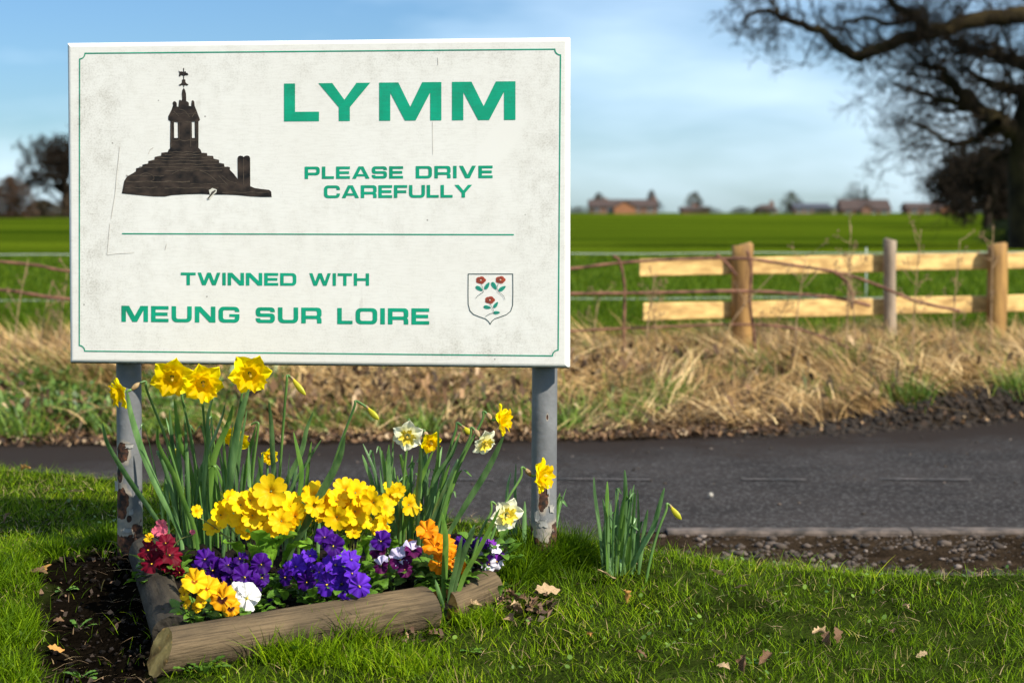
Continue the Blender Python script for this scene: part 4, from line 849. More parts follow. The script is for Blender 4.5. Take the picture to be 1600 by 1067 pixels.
def strap(mb, P, w, twist=0.0, side=None, fold=.25, mi=0):
    """a strap leaf with a blunt tip and a shallow channel along the path P"""
    P = [Vector(p) for p in P]; k = len(P); vs_ = []; acc = 0; L_ = sum((P[i+1] - P[i]).length for i in range(k-1))
    for i, p in enumerate(P):
        t = (P[min(i+1, k-1)] - P[max(i-1, 0)]).normalized(); s = (side or Vector((1, 0, 0))); s = (s - t * s.dot(t)).normalized()
        u = acc / L_; s = Quaternion(t, twist * u) @ s; nrm = t.cross(s)
        ww = w * (.62 + .5 * min(1, u * 2.2)) * (1 if u < .62 else math.sqrt(max(.015, 1 - ((u - .62) / .385) ** 2)))
        vs_ += [p - s * ww / 2 + nrm * ww * fold * .5, p - s * ww * .25 + nrm * ww * fold * .12, p, p + s * ww * .25 + nrm * ww * fold * .12, p + s * ww / 2 + nrm * ww * fold * .5]
        if i < k - 1: acc += (P[i+1] - p).length
    mb.add(vs_, [(i*5+j, i*5+j+1, (i+1)*5+j+1, (i+1)*5+j) for i in range(k-1) for j in range(4)], mi)
def leaf_obj(parent, P, w, origin, twist=None, side=None, mat=None):
    mb = MB(); tw = rnd.uniform(-.9, .9) if twist is None else twist
    sd_ = side or Vector((1, rnd.uniform(-.8, .8), 0)).normalized()
    strap(mb, crom(P, 5), w, tw, sd_); return mb.build('leaf', mat or (leaf_m if rnd.random() < .75 else leaf_y), parent, True, origin)
def orient(o, loc, d, roll=0.0):
    q = Vector(d).normalized().to_track_quat('Z', 'Y'); o.rotation_mode = 'QUATERNION'
    o.rotation_quaternion = q @ Quaternion((0, 0, 1), roll); o.location = loc
def daffodil(label, px, py, Yh, face, s, base, neck=None, kind='yellow', roll=0, leaves=(), drop=.0, bend_r=None, trump=1.0):
    """px,py,Yh: the flower's centre; base: its foot in the soil; neck: top of the stem"""
    Hd = pt(px, py, Yh); base = Vector(base); base.z = (SO(base.x, base.y) if inpoly(base.x, base.y, bedP) else H(base.x, base.y)) - .01
    root = thing('daffodil', label, 'daffodil', base, 0, 'daffodils in bloom')
    d = Vector(face).normalized(); cols = {'yellow': (daf_y, daf_t), 'cream': (daf_w, daf_wt)}[kind]
    back = Hd - d * .034 * (s / .05)
    if neck is None: N = back - d * .012 + Vector((0, 0, .006))
    else: N = pt(neck[0], neck[1], neck[2] if len(neck) > 2 else Yh + .01)
    dn = (N - base); up = Vector((0, 0, 1))
    side = Vector((dn.x, dn.y, 0)) * .18
    P = [base, base + dn * .33 - side * .6, base + dn * .68 - side * .5, N - up * .02 - Vector((dn.x, dn.y, 0)) * .03, N + up * .004]
    if neck is not None: P += [(N + back) / 2 + up * .006]
    P += [back]
    C_ = crom(P, 7); k = len(C_); mb = MB(); mb.tube(C_, [.0036 - .0012 * min(1, i / k * 1.2) for i in range(k)], 8)
    mb.build('stem', stem_m, root, True, base)
    # papery sheath at the neck
    mb = MB(); sp = C_[max(0, k - 9):k]; m_ = len(sp); mb.tube(sp, [.003 + .0032 * math.sin(math.pi * i / (m_ - 1)) for i in range(m_)], 8); mb.build('spathe', spathe_m, root, True, base)
    mb = MB(); prof_ = [(-.036, .0022), (-.031, .0045), (-.025, .0048), (-.020, .0032), (-.008, .0030), (-.001, .0045)]; sc = s / .05
    mb.tube([(0, 0, z_ * sc) for z_, _ in prof_], [r_ * sc for _, r_ in prof_], 12)
    fl = mb.build('flower', stem_m if kind == 'yellow' else stem_m, root, True)
    q = d.to_track_quat('Z', 'Y'); fl.rotation_mode = 'QUATERNION'; fl.rotation_quaternion = q @ Quaternion((0, 0, 1), roll); fl.location = Hd - base
    key = (kind, round(s, 3))
    if key not in TEP:
        TEP[key] = [tepal_mesh('petal', cols[0], s, s * .98, 3 + i, curl=.06 + .05 * i) for i in range(3)] + [trumpet_mesh('trumpet', cols[1], s * (.62 if kind == 'yellow' else .42), s * (.33 if kind == 'yellow' else .22), s * (.64 if kind == 'yellow' else .50), 5, 1.7)]
    T4 = TEP[key]
    for i in range(6):
        p = new_obj('petal', T4[i % 3], fl); p.rotation_euler = (rnd.uniform(-.12, .12), rnd.uniform(-.12, .22) + drop + (.05 if i % 2 else -.02), i * math.pi / 3 + rnd.uniform(-.09, .09)); p.location = (0, 0, .0015 if i % 2 else 0)
    t = new_obj('trumpet', T4[3], fl); t.location = (0, 0, .001); t.scale = (1, 1, trump)
    mb = MB()
    for i in range(6):
        a = i * 1.047; mb.tube([(0.001*math.cos(a), 0.001*math.sin(a), 0), (.0025*math.cos(a), .0025*math.sin(a), s * .38)], [.0006, .0009], 5)
    mb.tube([(0, 0, 0), (0, 0, s * .48)], [.0008, .0012], 6); mb.build('stamen', pist_m, fl, True)
    for L_ in leaves: leaf_px(root, L_, base)
    return root
def leaf_px(root, L_, org):
    """L_ = (Ytip, Ybase, width, [(px,py)...tip first])"""
    Yt, Yb, w, pp = L_; n_ = len(pp); P = [pt(a, b_, Yt + (Yb - Yt) * (i / (n_ - 1))) for i, (a, b_) in enumerate(pp)][::-1]
    f = P[0].copy(); 
    gz = SO(f.x, f.y) if inpoly(f.x, f.y, bedP) else H(f.x, f.y)
    if f.z > gz - .005: P = [Vector((f.x + (f.x - P[1].x) * .3, f.y, gz - .01))] + P
    return leaf_obj(root, P, w, org)
def bud(label, px, py, Yh, face, base, neck, leaves=(), Lb=.036, green=False):
    Hd = pt(px, py, Yh); base = Vector(base); base.z = (SO(base.x, base.y) if inpoly(base.x, base.y, bedP) else H(base.x, base.y)) - .01
    root = thing('daffodil', label, 'daffodil bud', base, 0, 'daffodils still in bud'); d = Vector(face).normalized()
    N = pt(neck[0], neck[1], neck[2] if len(neck) > 2 else Yh); back = Hd - d * Lb * .5; dn = N - base; side = Vector((dn.x, dn.y, 0)) * .15
    P = [base, base + dn * .35 - side * .6, base + dn * .7 - side * .5, N - Vector((dn.x * .04, 0, .015)), N + Vector((0, 0, .002)), back]
    C_ = crom(P, 7); k = len(C_); mb = MB(); mb.tube(C_, [.0036 - .0010 * i / k for i in range(k)], 8); mb.build('stem', stem_m, root, True, base)
    mb = MB(); pr = [(0, .0026), (.12, .0034), (.3, .0052), (.5, .0068), (.7, .0066), (.88, .0042), (1, .001)]
    nv = 14; V_ = []
    for (u, r_) in pr:
        for j in range(nv):
            a = 2 * math.pi * j / nv + u * 1.2; rr_ = r_ * (1 + .14 * math.cos(3 * a)); V_.append((rr_ * math.cos(a), rr_ * math.sin(a), (u - .5) * Lb))
    mb.add(V_, [(i*nv+j, i*nv+(j+1) % nv, (i+1)*nv+(j+1) % nv, (i+1)*nv+j) for i in range(len(pr)-1) for j in range(nv)])
    o = mb.build('bud', bud_m, root, True); o.rotation_mode = 'QUATERNION'; o.rotation_quaternion = d.to_track_quat('Z', 'Y'); o.location = Hd - base
    mb = MB(); mb.tube([back - d * .006, back, back + d * .010], [.0024, .0036, .0030], 8); mb.build('spathe', spathe_m if not green else stem_m, root, True, base)
    for L_ in leaves: leaf_px(root, L_, base)
    return root
def B(px, Y): return Vector(((px - 800) / FPX * Y, Y, 0))

daffodil('big yellow daffodil facing the viewer, leftmost of the pair under the board', 269, 588, 4.27, (.16, -.90, -.34), .050, B(318, 4.38), neck=(283, 606, 4.33), roll=.25, leaves=[
    (4.22, 4.36, .0135, [(198,610),(206,652),(226,714),(254,779),(280,830)]), (4.30, 4.38, .011, [(272,624),(276,652),(283,697),(296,731),(312,805)])])
daffodil('big yellow daffodil facing the viewer, right one of the pair under the board', 317, 597, 4.24, (.20, -.88, -.36), .048, B(326, 4.36), neck=(316, 612, 4.30), roll=.75, leaves=[
    (4.28, 4.36, .014, [(333,619),(324,652),(323,692),(318,760),(322,830)]), (4.24, 4.34, .012, [(246,669),(248,697),(271,742),(285,779),(305,830)])])
daffodil('tall yellow daffodil overlapping the lower edge of the board, above a broad leaf', 390, 583, 4.25, (.24, -.90, -.28), .048, B(346, 4.36), neck=(379, 602, 4.32), roll=.1, leaves=[
    (4.22, 4.33, .0165, [(389,608),(376,647),(369,680),(361,737),(356,780),(350,845)]), (4.30, 4.38, .013, [(364,633),(355,666),(335,714),(328,775),(330,840)])])
daffodil('yellow daffodil seen from the side in front of the left post', 190, 614, 4.26, (-.86, -.42, -.28), .036, B(300, 4.36), neck=(228, 599, 4.29), roll=.3, leaves=[
    (4.20, 4.34, .0125, [(160,661),(167,692),(189,731),(215,770),(236,799),(262,840)])])
daffodil('yellow daffodil nodding behind the broad leaves, halfway up the left clump', 371, 683, 4.45, (-.35, -.75, -.5), .036, B(385, 4.48), neck=(403, 663, 4.45), roll=.2, leaves=[
    (4.42, 4.46, .012, [(411,707),(405,745),(392,775),(385,830)])])
daffodil('small yellow daffodil far down behind the primroses, beside a bud stem', 421, 713, 4.5, (.1, -.95, -.2), .019, B(415, 4.50), neck=(418, 706, 4.51), roll=.5)
bud('closed yellow bud on a tall straight stem, right of the daffodil at the board edge', 467, 604, 4.27, (.62, -.25, -.72), B(428, 4.36), (449, 588, 4.28), [(4.26, 4.36, .011, [(420,627),(424,666),(426,714),(428,742),(430,830)]), (4.24, 4.32, .0135, [(459,675),(467,709),(472,737),(468,779),(455,840)])], Lb=.052)
bud('swollen yellow bud hanging from a curved neck in the middle of the bed', 583, 646, 4.20, (.66, -.35, -.62), B(478, 4.26), (556, 628, 4.21), [(4.10, 4.2, .0165, [(539,680),(529,720),(501,773),(475,825),(455,860)])], Lb=.040)
daffodil('cream daffodil with a yellow cup facing the viewer, leftmost of the cream ones', 637, 681, 4.22, (-.05, -.93, -.18), .034, B(622, 4.30), neck=(639, 658, 4.27), kind='cream', roll=.45, drop=.12, leaves=[
    (4.22, 4.30, .0115, [(608,698),(608,740),(611,797),(618,850)]), (4.26, 4.32, .0115, [(615,679),(614,718),(611,757),(612,830)])])
daffodil('yellow daffodil half hidden behind the leftmost cream one', 672, 690, 4.32, (.45, -.7, -.4), .026, B(650, 4.36), neck=(662, 675, 4.34), roll=.2, leaves=[(4.28, 4.34, .0125, [(684,667),(684,707),(680,740),(671,780),(666,850)])])
daffodil('yellow daffodil in profile facing right, highest at the right of the bed', 783, 656, 4.27, (.93, -.25, .02), .034, B(672, 4.30), neck=(755, 646, 4.28), roll=.6, leaves=[
    (4.22, 4.30, .0135, [(787,681),(770,718),(753,749),(725,794),(700,838)]), (4.26, 4.32, .012, [(719,676),(705,712),(683,745),(670,800),(664,850)])])
daffodil('cream daffodil nodding just below the highest right hand one', 757, 691, 4.22, (.55, -.62, -.50), .031, B(672, 4.27), neck=(736, 671, 4.24), kind='cream', roll=.9, drop=.1, leaves=[
    (4.16, 4.26, .012, [(714,721),(697,757),(680,797),(666,844),(655,890)])])
bud('small pale bud in a papery sheath beside the nodding cream daffodil', 731, 673, 4.27, (.75, -.1, -.62), B(664, 4.30), (714, 662, 4.28), [(4.2, 4.28, .011, [(657,695),(656,735),(652,780),(653,860)])], Lb=.026)
daffodil('yellow daffodil in profile in front of the rusty right post', 845, 743, 4.24, (.88, -.40, .05), .038, B(752, 4.20), neck=(815, 733, 4.23), roll=.2, leaves=[
    (4.24, 4.24, .010, [(742,819),(731,842),(716,898),(703,958)])])
daffodil('cream daffodil with a frilled yellow cup, lowest at the right beside the post foot', 791, 804, 4.12, (.42, -.86, -.10), .037, B(728, 4.14), neck=(768, 787, 4.14), kind='cream', roll=.15, leaves=[])

def clump(label, base, leaves, n_rand=0, rb=(0, 0, 0, 0), rt=(0, 0, 0, 0), Yb=4.3, Yt=4.25, wr=(.006, .0105), sprd=.04):
    base = Vector(base); base.z = (SO(base.x, base.y) if inpoly(base.x, base.y, bedP) else H(base.x, base.y)) - .01
    root = thing('daffodil_clump', label, 'daffodil leaves', base)
    for L_ in leaves: leaf_px(root, L_, base)
    for i in range(n_rand):
        t_ = (i + rnd.random()) / n_rand; bx_ = rb[0] + (rb[1] - rb[0]) * (t_ * .8 + rnd.random() * .2); tx_ = rt[0] + (rt[1] - rt[0]) * (t_ * .75 + rnd.random() * .25)
        yb_ = Yb + rnd.uniform(-sprd, sprd); yt_ = Yt + rnd.uniform(-sprd, sprd) * 1.5; f = B(bx_, yb_); f.z = (SO(f.x, f.y) if inpoly(f.x, f.y, bedP) else H(f.x, f.y)) - .01
        T_ = pt(tx_, rt[2] + (rt[3] - rt[2]) * rnd.random(), yt_); dd = T_ - f
        P = [f, f + dd * .35 + Vector((-dd.x * .12, 0, .01)), f + dd * .7 + Vector((-dd.x * .12, 0, .012)), T_]
        if rnd.random() < .25: P.append(T_ + Vector((dd.x * .1 + rnd.uniform(-.02, .02), -.012, -.012)))
        leaf_obj(root, P, rnd.uniform(*wr), base)
    return root
clump('tall blue green daffodil leaves rising behind the yellow primroses, left clump', B(300, 4.38), [
    (4.30, 4.38, .012, [(352,630),(344,658),(319,720),(310,748),(298,830)])], 36, (238, 400), (212, 420, 640, 730), Yb=4.40, Yt=4.38)
clump('loose daffodil leaves crossing above the right half of the primroses', B(440, 4.36), [
    (4.26, 4.34, .011, [(489,644),(479,672),(470,709),(445,762),(432,840)]), (4.3, 4.34, .007, [(502,687),(480,722),(450,775),(438,830)])], 9, (410, 500), (395, 540, 690, 760), Yb=4.36, Yt=4.34)
clump('blue green daffodil leaves behind the orange pansies, right clump', B(640, 4.34), [
    (4.24, 4.3, .0115, [(677,704),(657,752),(640,797),(626,847)]), (4.3, 4.34, .010, [(566,710),(573,729),(583,760),(592,830)])], 46, (585, 700), (560, 745, 690, 770), Yb=4.36, Yt=4.36)
fb = gp(698, 968)
clump('broad daffodil leaves springing from the grass at the right end of the front log', fb, [
    (3.98, fb.y, .0145, [(691,800),(697,839),(696,880),(692,966)]), (4.02, fb.y, .0155, [(781,794),(767,825),(745,867),(725,903),(704,966)]), (4.0, fb.y, .013, [(742,825),(726,860),(712,905),(698,968)]),
    (4.0, fb.y, .011, [(722,838),(714,880),(705,920),(698,966)]), (3.98, fb.y, .009, [(680,905),(690,940),(697,968)])])
clump('daffodil leaves between the bed and the right post, behind the lowest cream flower', B(800, 4.42), [
    (4.45, 4.45, .010, [(806,724),(804,769),(806,850)]), (4.45, 4.45, .009, [(798,738),(792,769),(790,850)]), (4.4, 4.4, .009, [(820,783),(819,842),(818,872)])], 7, (780, 822), (775, 830, 760, 830), Yb=4.45, Yt=4.44)
clump('few daffodil leaves poking out to the right from behind the right post', B(868, 4.6), [
    (4.6, 4.62, .008, [(885,763),(874,800),(864,850)]), (4.62, 4.62, .008, [(875,770),(868,810),(862,850)])], 4, (858, 872), (866, 882, 775, 815), Yb=4.6, Yt=4.6)
kb = gp(962, 898)
clump('separate clump of daffodil leaves on the grass in front of the road', kb, [
    (kb.y, kb.y, .0085, [(928,745),(930,773),(935,810),(941,856),(944,897)]), (kb.y, kb.y, .010, [(949,752),(949,783),(950,822),(954,896)]), (kb.y, kb.y, .011, [(976,734),(977,763),(976,802),(972,858),(968,898)]),
    (kb.y, kb.y, .010, [(991,757),(985,797),(979,846),(975,898)]), (kb.y - .03, kb.y, .009, [(1012,796),(1007,827),(998,898)])], 38, (936, 1000), (928, 1012, 758, 845), Yb=kb.y, Yt=kb.y - .01, wr=(.0055, .009), sprd=.03)
bud('slim yellow bud on the separate clump beside the road', 1056, 801, kb.y - .04, (.60, -.2, -.72), (gp(1006, 905).x, kb.y - .05, 0), (1042, 788, kb.y - .04), [(kb.y - .05, kb.y, .0105, [(1038,762),(1029,795),(1019,827),(997,866),(983,900)])], Lb=.040)
bud('thin yellow bud standing upright inside the left clump of leaves', 274, 707, 4.42, (.1, -.1, 1), B(280, 4.42), (274, 716, 4.42), [], Lb=.020)

# ---- primroses (polyanthus)
prim_m = tint_mat('primrose_yellow', (.75, .36, .003), (.90, .60, .005), .005, .015, trans=.32, extra=[(.35, (.80, .44, .004))])
prim_leaf = M('primrose_leaf', (.09, .22, .012), (.20, .40, .03), scale=26, rough=.5, bump=.003, bscale=110, trans=.25, spec=.4)
def disc_bloom(name, mat, rad, lobes=5, seed=0):
    r_ = random.Random(seed); nv, rr_ = 60, [0, .12, .3, .55, .8, 1]; V_ = []; ph = r_.uniform(0, 6)
    for q in rr_:
        for j in range(nv):
            a = 2 * math.pi * j / nv; lobe = abs(math.sin(a * lobes / 2)); notch = 1 - .16 * max(0, 1 - abs(((a * lobes / (2 * math.pi)) % 1) - .5) / .10)
            R__ = rad * q * (1 - q * (1 - (.68 + .32 * lobe ** .45) * notch))
            z = -.30 * rad * math.exp(-(q / .16) ** 2) + .13 * rad * q * q + .035 * rad * q * math.sin(a * lobes + 1.57) + .07 * rad * q * math.sin(a * 2 + ph) + .015 * rad * q ** 2 * math.sin(11 * a + ph)
            V_.append((R__ * math.cos(a), R__ * math.sin(a), z))
    mb = MB(); mb.add(V_, [(i*nv+j, i*nv+(j+1) % nv, (i+1)*nv+(j+1) % nv, (i+1)*nv+j) for i in range(len(rr_)-1) for j in range(nv)])
    return mb.mesh(name, mat, True)
PB = [disc_bloom('bloom', prim_m, .033, 5, i) for i in range(4)]
def big_leaf(parent, base, tip, w, org, mat=prim_leaf, crinkle=1.0, name='leaf', cup=.3, lift=.25):
    base, tip = Vector(base), Vector(tip); dd = tip - base; L_ = dd.length; t = dd.normalized(); s = t.cross(Vector((0, 0, 1))).normalized(); up = s.cross(t)
    nu, nv = 16, 9; V_ = []; ph = rnd.uniform(0, 6)
    for i in range(nu):
        u = i / (nu - 1); ww = w * (.22 + .78 * math.sin(min(1, u * 1.05) * 1.75) ** 1.3) * (1 if u < .75 else math.sqrt(max(0.01, 1 - ((u - .75) / .255) ** 2)))
        for j in range(nv):
            v = j / (nv - 1) * 2 - 1
            V_.append(base + t * (L_ * u) + s * (v * ww * .5 * (1 + .06 * math.sin(u * 26 + ph) * abs(v))) + up * (lift * L_ * math.sin(u * 2.6) + cup * ww * v * v * .6 + crinkle * .05 * w * math.sin(u * 24 + abs(v) * 5 + ph) * (.3 + abs(v)) ))
    mb = MB(); mb.add(V_, [(i*nv+j, (i+1)*nv+j, (i+1)*nv+j+1, i*nv+j+1) for i in range(nu-1) for j in range(nv-1)])
    return mb.build(name, mat, parent, True, org)
def primrose(label, cpx, Yc_, blooms, leaves, face=(.25, -.8, .45)):
    base = B(cpx, Yc_); base.z = SO(base.x, base.y) - .003; root = thing('primrose', label, 'primrose', base, 0, 'yellow primroses in the bed')
    for (px, py, sc, *f) in blooms:
        if sc < .9 and rnd.random() < .35 and len(blooms) > 8: continue
        px += rnd.uniform(-5, 5); py += rnd.uniform(-3, 6)
        Yb_ = Yc_ - .06 + rnd.uniform(-.035, .035); p = pt(px, py, Yb_)
        d = Vector(f[0]) if f else Vector(face) + Vector((rnd.uniform(-.75, .75), 0, rnd.uniform(-.6, .45)))
        o = new_obj('bloom', rnd.choice(PB), root); orient(o, p - base, d, rnd.uniform(0, 6)); o.scale = (sc, sc, sc)
        dn = d.normalized(); mb = MB(); C_ = crom([base + Vector((rnd.uniform(-.02, .02), rnd.uniform(-.01, .01), 0)), (base + p) / 2 + Vector((0, 0, .02)) - dn * .01, p - dn * .02, p - dn * .0055], 4)
        mb.tube(C_, [.0013] * (len(C_) - 2) + [.0022, .0018], 6); mb.build('stalk', M_stalk, root, True, base)
    for (px0, py0, px1, py1, y0, y1, w) in leaves: big_leaf(root, pt(px0, py0, y0), pt(px1, py1, y1), w, base, cup=.35)
    return root
M_stalk = M('primrose_stalk', (.14, .13, .03), (.20, .26, .06), scale=30, rough=.5)
primrose('yellow primrose cluster in front of the left daffodil clump', 395, 4.22,
    [(418,764,1.25),(347,800,1.0),(338,822,.8),(382,812,1.05),(372,786,.95),(360,776,.8),(398,800,.95),(395,778,.85),(428,792,1.0),(437,810,.9),(452,786,1.1),(462,800,.95),(440,780,.8),(408,822,.85),(385,830,.8),(425,832,.7),(450,815,.8),(334,812,.7),(412,792,.9),(352,826,.65),(474,812,.6),(468,776,.7),(305,800,.5),(306,812,.4)],
    [(412,884,388,838,4.08,4.02,.055),(425,885,470,842,4.08,4.06,.055),(380,885,350,856,4.12,4.06,.045),(440,885,490,858,4.08,4.04,.05),(418,882,428,846,4.06,4.02,.045),(400,886,405,860,4.04,3.98,.045)])
primrose('yellow primrose cluster in the middle of the bed under the swollen bud', 540, 4.24,
    [(484,772,.9),(497,768,1.0),(515,790,1.15),(508,775,.9),(540,785,1.3),(538,764,.9),(560,795,1.0),(556,772,1.0),(522,804,.95),(575,772,.95),(580,788,.9),(548,808,.9),(570,808,.85),(590,780,.8),(528,775,.8),(598,790,.7),(505,800,.85),(585,808,.7),(566,820,.8),(495,790,.8),(553,826,.6)],
    [(520,885,490,845,4.15,4.12,.045),(540,885,545,838,4.16,4.15,.05),(560,885,590,845,4.17,4.15,.045),(575,880,570,840,4.18,4.16,.04),(500,885,462,862,4.12,4.08,.042)])
primrose('few loose yellow primrose flowers between the right daffodil leaves', 628, 4.32,
    [(607,775,.8),(616,790,.7),(622,768,.6),(641,785,.85),(658,775,.6,(.8,-.4,.2)),(650,792,.7),(612,760,.5),(603,800,.8),(618,808,.75),(590,818,.8),(600,826,.7),(636,772,.6)],
    [(610,880,600,842,4.22,4.2,.04),(625,880,650,850,4.24,4.22,.04)])
primrose('single pink primrose flowers above the crimson pansy', 252, 4.28, [(250,820,.55),(257,828,.5),(246,828,.42),(303,829,.22)], [(255,880,262,850,4.26,4.24,.03)])
pinkm = tint_mat('pink_petal', (.75, .12, .2), (.80, .16, .24), .0, .01)
for o in [q for q in bpy.data.objects if q.get('label', '').startswith('single pink')][0].children:
    if o.name.startswith('bloom'):
        o.data = o.data.copy(); o.data.materials.clear(); o.data.materials.append(pinkm)

# ---- pansies
def pansy_mats(name, top, side, low, blotch, rad=.011):
    return [tint_mat(name + '_upper', top, top, 0, .01, trans=.22, rough=.55), tint_mat(name + '_side', blotch, side, rad * .75, rad * 1.05, trans=.22, rough=.55), tint_mat(name + '_lower', blotch, low, rad * .8, rad * 1.15, trans=.22, rough=.55)]
PM = {'crimson': pansy_mats('crimson', (.13, .002, .014), (.17, .003, .018), (.12, .002, .012), (.03, .002, .005)),
      'purple': pansy_mats('purple', (.060, .006, .21), (.050, .004, .18), (.036, .003, .13), (.012, .003, .04)),
      'violet': pansy_mats('violet', (.125, .026, .50), (.10, .022, .45), (.08, .014, .38), (.03, .01, .14), .007),
      'yellow': pansy_mats('golden', (.85, .46, .006), (.86, .52, .008), (.86, .56, .010), (.30, .08, .004), .008),
      'orange': pansy_mats('orange', (.82, .27, .004), (.84, .29, .004), (.80, .24, .004), (.55, .12, .003), .006),
      'white': pansy_mats('white', (.82, .83, .82), (.84, .84, .82), (.84, .84, .80), (.75, .72, .3), .005),
      'plum': pansy_mats('plum', (.62, .56, .80), (.10, .006, .085), (.085, .005, .06), (.02, .002, .02), .012),
      'bicolor': pansy_mats('bicolor', (.22, .03, .42), (.78, .74, .84), (.80, .77, .86), (.03, .004, .08), .009),
      'blotched': pansy_mats('blotched', (.82, .40, .006), (.82, .36, .005), (.80, .36, .005), (.05, .008, .004), .013)}
def petal_mesh(name, mat, Ln, W, seed, ruf=.24):
    r_ = random.Random(seed); ph = r_.uniform(0, 6); nu, nv = 8, 9; V_ = []
    for i in range(nu):
        u = i / (nu - 1)
        for j in range(nv):
            v = j / (nv - 1) * 2 - 1; a = v * (W / Ln) * .95; rr_ = Ln * u * (1 - .10 * abs(v) ** 3 * u - .22 * max(0, abs(v) - .6)) * (1 + .04 * math.sin(v * 9 + ph) * u)
            z = .10 * Ln * u * u * -1 + ruf * Ln * u ** 2.2 * math.sin(v * 7 + ph) + .05 * Ln * u * math.cos(v * 3 + ph)
            V_.append((rr_ * math.cos(a), rr_ * math.sin(a), z + .12 * Ln * math.sin(u * 2.2)))
    mb = MB(); mb.add(V_, [(i*nv+j, (i+1)*nv+j, (i+1)*nv+j+1, i*nv+j+1) for i in range(nu-1) for j in range(nv-1)])
    return mb.mesh(name, mat, True)
PMESH = {k: ([petal_mesh('petal', v[0], .027, .022, i) for i in range(3)], [petal_mesh('petal', v[1], .024, .018, 5 + i) for i in range(3)], [petal_mesh('petal', v[2], .023, .028, 9 + i) for i in range(3)]) for k, v in PM.items()}
eye_m = M('pansy_eye', (.80, .50, .02), rough=.5); sep_m = M('pansy_sepal', (.06, .13, .02), (.12, .22, .04), scale=60, rough=.5, trans=.2)
pleaf_m = M('pansy_leaf', (.060, .155, .012), (.15, .30, .025), scale=40, rough=.42, trans=.22, bump=.0008, bscale=150, spec=.45)
def pl_mesh(seed):
    r_ = random.Random(seed); nu, nv = 9, 5; V_ = []; ph = r_.uniform(0, 6)
    for i in range(nu):
        u = i / (nu - 1); w = .5 * math.sin(math.pi * min(1, u * .93 + .05)) ** .75 * (1 + .10 * math.cos(u * 22))
        for j in range(nv):
            v = j / (nv - 1) * 2 - 1; V_.append((u, v * w * .62, .18 * math.sin(u * 2.8) + .14 * abs(v) * w + .03 * math.sin(u * 9 + ph + v * 2)))
    mb = MB(); mb.add(V_, [(i*nv+j, (i+1)*nv+j, (i+1)*nv+j+1, i*nv+j+1) for i in range(nu-1) for j in range(nv-1)]); return mb.mesh('leaf', pleaf_m, True)
PL = [pl_mesh(i) for i in range(4)]
def pansy(label, cpx, Yc_, blooms, nleaf=24, rx=.055, ry=.04, group='pansies in the bed', hz=.078, outside=False):
    base = B(cpx, Yc_); gz = H if outside else SO; base.z = gz(base.x, base.y) - .003; root = thing('pansy', label, 'pansy', base, 0, group)
    for (px, py, kind, sc, face, roll) in blooms:
        px += rnd.uniform(-5, 5); py += rnd.uniform(-4, 4)
        Yb_ = Yc_ - .035 + rnd.uniform(-.02, .02); p = pt(px, py, Yb_); d = (Vector(face).normalized() + Vector((rnd.uniform(-.38, .38), 0, rnd.uniform(-.22, .38)))).normalized(); roll += rnd.uniform(-.3, .3)
        mb = MB(); mb.tube([(0, 0, -.010), (0, 0, -.004), (0, 0, .0008)], [.0012, .0030, .0022], 8); fl = mb.build('bloom', sep_m, root, True)
        # petals stand in a plane whose +Y is upwards on the flower
        fz = d; fy = (Vector((0, 0, 1)) - fz * fz.z); fy = fy.normalized() if fy.length > .05 else Vector((0, 1, 0)); fx = fy.cross(fz)
        q = Matrix((fx, fy, fz)).transposed().to_quaternion() @ Quaternion((0, 0, 1), roll); fl.rotation_mode = 'QUATERNION'; fl.rotation_quaternion = q; fl.location = p - base; sc *= 1.14; fl.scale = (sc, sc, sc)
        up_, si_, lo_ = PMESH[kind]
        for ang, ms_, zz, tl in ((112, up_, -.0022, .1), (62, up_, -.0008, .1), (-168, si_, .0008, .0), (-8, si_, .0014, .0), (-90, lo_, .0026, -.05)):
            pe = new_obj('petal', rnd.choice(ms_), fl); pe.location = (0, 0, zz); pe.rotation_euler = (rnd.uniform(-.28, .28), rnd.uniform(-.5, .25) + tl, R(ang + rnd.uniform(-9, 9)))
        mb = MB(); mb.tube([(0, 0, 0), (0, -.0006, .0052), (0, -.001, .0065)], [.0016, .0014, .0004], 6); mb.build('eye', eye_m, fl, True)
        mb = MB(); C_ = crom([base, (base + p) / 2 - d * .015 + Vector((0, 0, .008)), p - d * .016 + Vector((0, 0, .004)), p - d * .009 * sc], 4); mb.tube(C_, .0011, 5); mb.build('stalk', sep_m, root, True, base)
    for i in range(int(nleaf * 1.7)):
        a = rnd.uniform(0, 6.28); q = math.sqrt(rnd.random()); x, y = q * rx * math.cos(a), q * ry * math.sin(a); hh = rnd.uniform(.008, hz) * (1 - .4 * q)
        o = new_obj('leaf', rnd.choice(PL), root); o.location = (x, y, hh + gz(base.x + x, base.y + y) - base.z); s = rnd.uniform(.020, .042)
        o.scale = (s, s, s); o.rotation_euler = (rnd.uniform(-.5, .5), rnd.uniform(-.7, .35), a + rnd.uniform(-.8, .8))
    return root
C0 = (.25, -.88, .30)
pansy('crimson pansy with ruffled flowers at the left corner of the bed', 250, 4.16, [(236,858,'crimson',.95,(-.3,-.8,.4),.4),(262,866,'crimson',1.1,(.4,-.85,.2),-.2),(243,880,'crimson',1.0,(-.1,-.9,.1),.3),(270,884,'crimson',.9,(.5,-.7,.3),.6),(256,846,'crimson',.8,(.1,-.6,.8),0),(236,842,'yellow',.42,(-.4,-.8,.3),.5),(276,890,'crimson',.5,(.5,-.8,-.4),.8)], 26)
